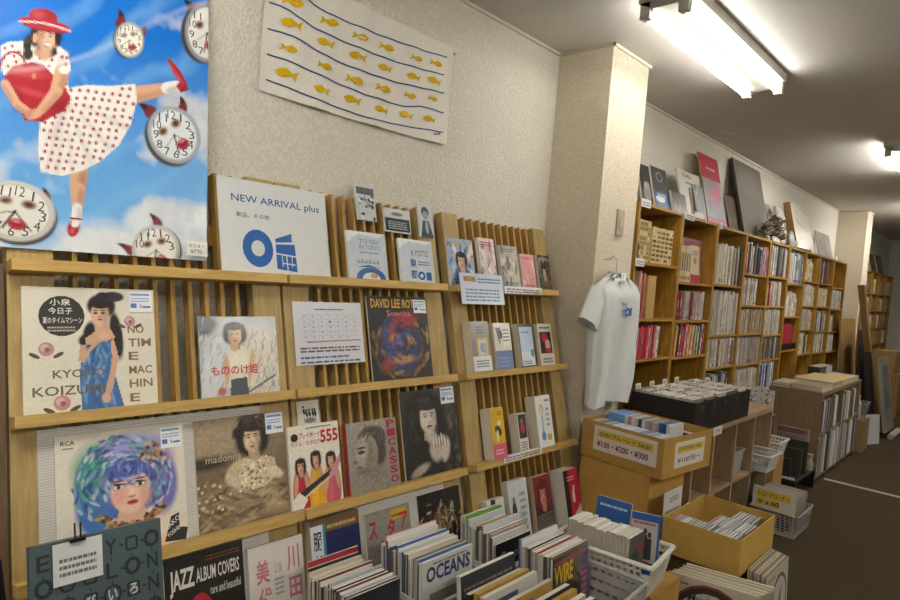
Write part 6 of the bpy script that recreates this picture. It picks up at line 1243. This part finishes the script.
# ------------------------------------------------------------------ things leaning and stacked past the brown counter
carton('cardboard_box', 'tall tan cardboard box on the floor after the brown counter', 7.20, 7.50, 1.08, 1.42, 0, .30, '8f7650', False)
crate('wire_basket', 'grey wire basket of bottles on the tan cardboard box', 'basket', 7.19, 7.52, 1.09, 1.40, .306, .46, '9a9690', taper=.03, slots=(12, 7), fill=(.7, .7), rim=.008)
for k, (dx, dy, c, h) in enumerate(((.06, .06, '2c4a80', .25), (.13, .08, '3a62a8', .27), (.2, .05, 'd8d8d8', .22), (.27, .07, 'c8c4bc', .2), (.1, .17, '3a3a40', .24), (.21, .18, '5a8a9c', .26))):
    o = B().tube([(0, 0, 0), (0, 0, h*.6), (0, 0, h*.75), (0, 0, h*.8), (0, 0, h)], [.028, .028, .014, .012, .012], c, 12).build('bottle', 'gloss', M=(7.235+dx*.75, 1.12+dy, .3105), smooth=False); tag(o, '%s bottle in the grey wire basket, %s' % (cname(c), ('tall at the front', 'at the front middle', 'beside the grey one', 'at the far corner', 'behind the first', 'behind the white one')[k]), 'bottle', 'bottles in the wire basket')
p = PZ(869, 444, 0); quad_stand('foam_board', 'white foam board standing on the floor past the tan cardboard box', 'board', (7.66, 1.12), (7.86, 1.03), .001, .30, .04, 'b8b8b8', lambda a: a.r(0, 0, 1, 1, 'c0c0c0'), .08, edge='b0b0b0', mat='plastic')
def panel(name, label, cat, x, y0, y1, z0, h, th, col, lean=.06, art=None, mat='card', dx=0, edge=None):
    """a board standing across the way, its face towards the camera end"""
    return quad_stand(name, label, cat, (x, y1), (x+dx, y0), z0, h, th, col, art or (lambda a: a.r(0, 0, 1, 1, col)), lean, edge=edge or col, mat=mat)
quad_stand('cardboard_sheet', 'big tan cardboard sheet leaning on the last long-row bookcase', 'cardboard', (8.52, 1.50), (9.33, 1.50), .01, 1.24, .02, '94744a', lambda a: a.r(0, 0, 1, 1, '9a7a48'), .09, edge='a08454', mat='card')
quad_stand('black_board', 'black board leaning next to the big cardboard sheet', 'board', (8.74, 1.40), (9.14, 1.40), .01, 1.12, .02, '24211e', lambda a: a.r(0, 0, 1, 1, '24211e'), .05, edge='6a5a44', mat='black')
quad_stand('black_board', 'wide black board behind the framed picture', 'board', (8.30, 1.24), (8.95, 1.24), .01, .95, .03, '1e1c1a', lambda a: a.r(0, 0, 1, 1, '1a1816'), .10, edge='2a2622', mat='black')
quad_stand('black_board', 'tall narrow black panel between the foam board and the framed picture', 'board', (8.03, 1.13), (8.26, 1.13), .01, .92, .03, '191716', lambda a: a.r(0, 0, 1, 1, '191716'), .12, edge='2a2622', mat='black')
b = B().box(-.045, .045, -.012, .012, 0, 1.66, 'a8865a'); d = (Vector((8.16, 1.37, 1.62))-Vector((8.46, 1.13, .01))).normalized(); o = b.build('wooden_plank', 'wood', M=Matrix.Translation((8.47, 1.145, .025)) @ d.to_track_quat('Z', 'Y').to_matrix().to_4x4()); tag(o, 'long brown plank leaning slantwise across the black boards', 'plank')
quad_stand('wooden_plank', 'pale brown plank upright against the second pillar', 'plank', (9.50, 1.57), (9.62, 1.57), .01, 1.5, .025, '8a6c44', lambda a: a.r(0, 0, 1, 1, '8a6c44'), .01, edge='8a6c44', mat='wood')
def art_pf(a): a.r(0, 0, 1, 1, '8a8880').r(.18, .3, .82, .9, '4a4a46').e(.5, .6, .2, .2, '6a6a64').e(.4, .5, .12, .1, '35352f')
t = quad_stand('framed_picture', 'grey framed picture leaning at the edge of the aisle', 'picture', (8.235, 1.03), (8.78, 1.03), .062, .80, .03, '8a8880', art_pf, .15, edge='8a8a86')
b = B().tube([(0, 0, 0), (.56, 0, 0)], .03, 'a89c88', 10); o = b.build('paper_roll', 'paper', M=(8.23, .985, .031)); tag(o, 'pale paper roll on the floor before the framed picture', 'roll')
for k, (x, y0, y1, z0, z1, c) in enumerate(((9.9, 1.16, 1.5, 0, .55, '8a6f45'), (9.9, 1.22, 1.5, .56, .84, '8f7448'), (10.6, .95, 1.45, 0, .5, '927040'))): carton('cardboard_box', ('cardboard box on the floor beyond the framed picture', 'tan cardboard box stacked beyond the framed picture', 'last cardboard box on the floor along the aisle')[k], x, x+.5, y0, y1, z0, z1, c, False)
def art_wp(a): a.r(0, 0, 1, 1, 'b8b0a4').lines(.1, .7, .7, .15, 2, '8a6a3a').lines(.1, .2, .8, .4, 6, '8a8a84')
b, a, done = sheet('wall_notice', 'pale paper notice pinned on the far wall', 'notice', .5, .75, .002, 'c0b8aa', Matrix.Translation((XF-.004, 1.45, .95)) @ rotz(-math.pi/2), 'c0b8aa', 'paper'); art_wp(a); done()
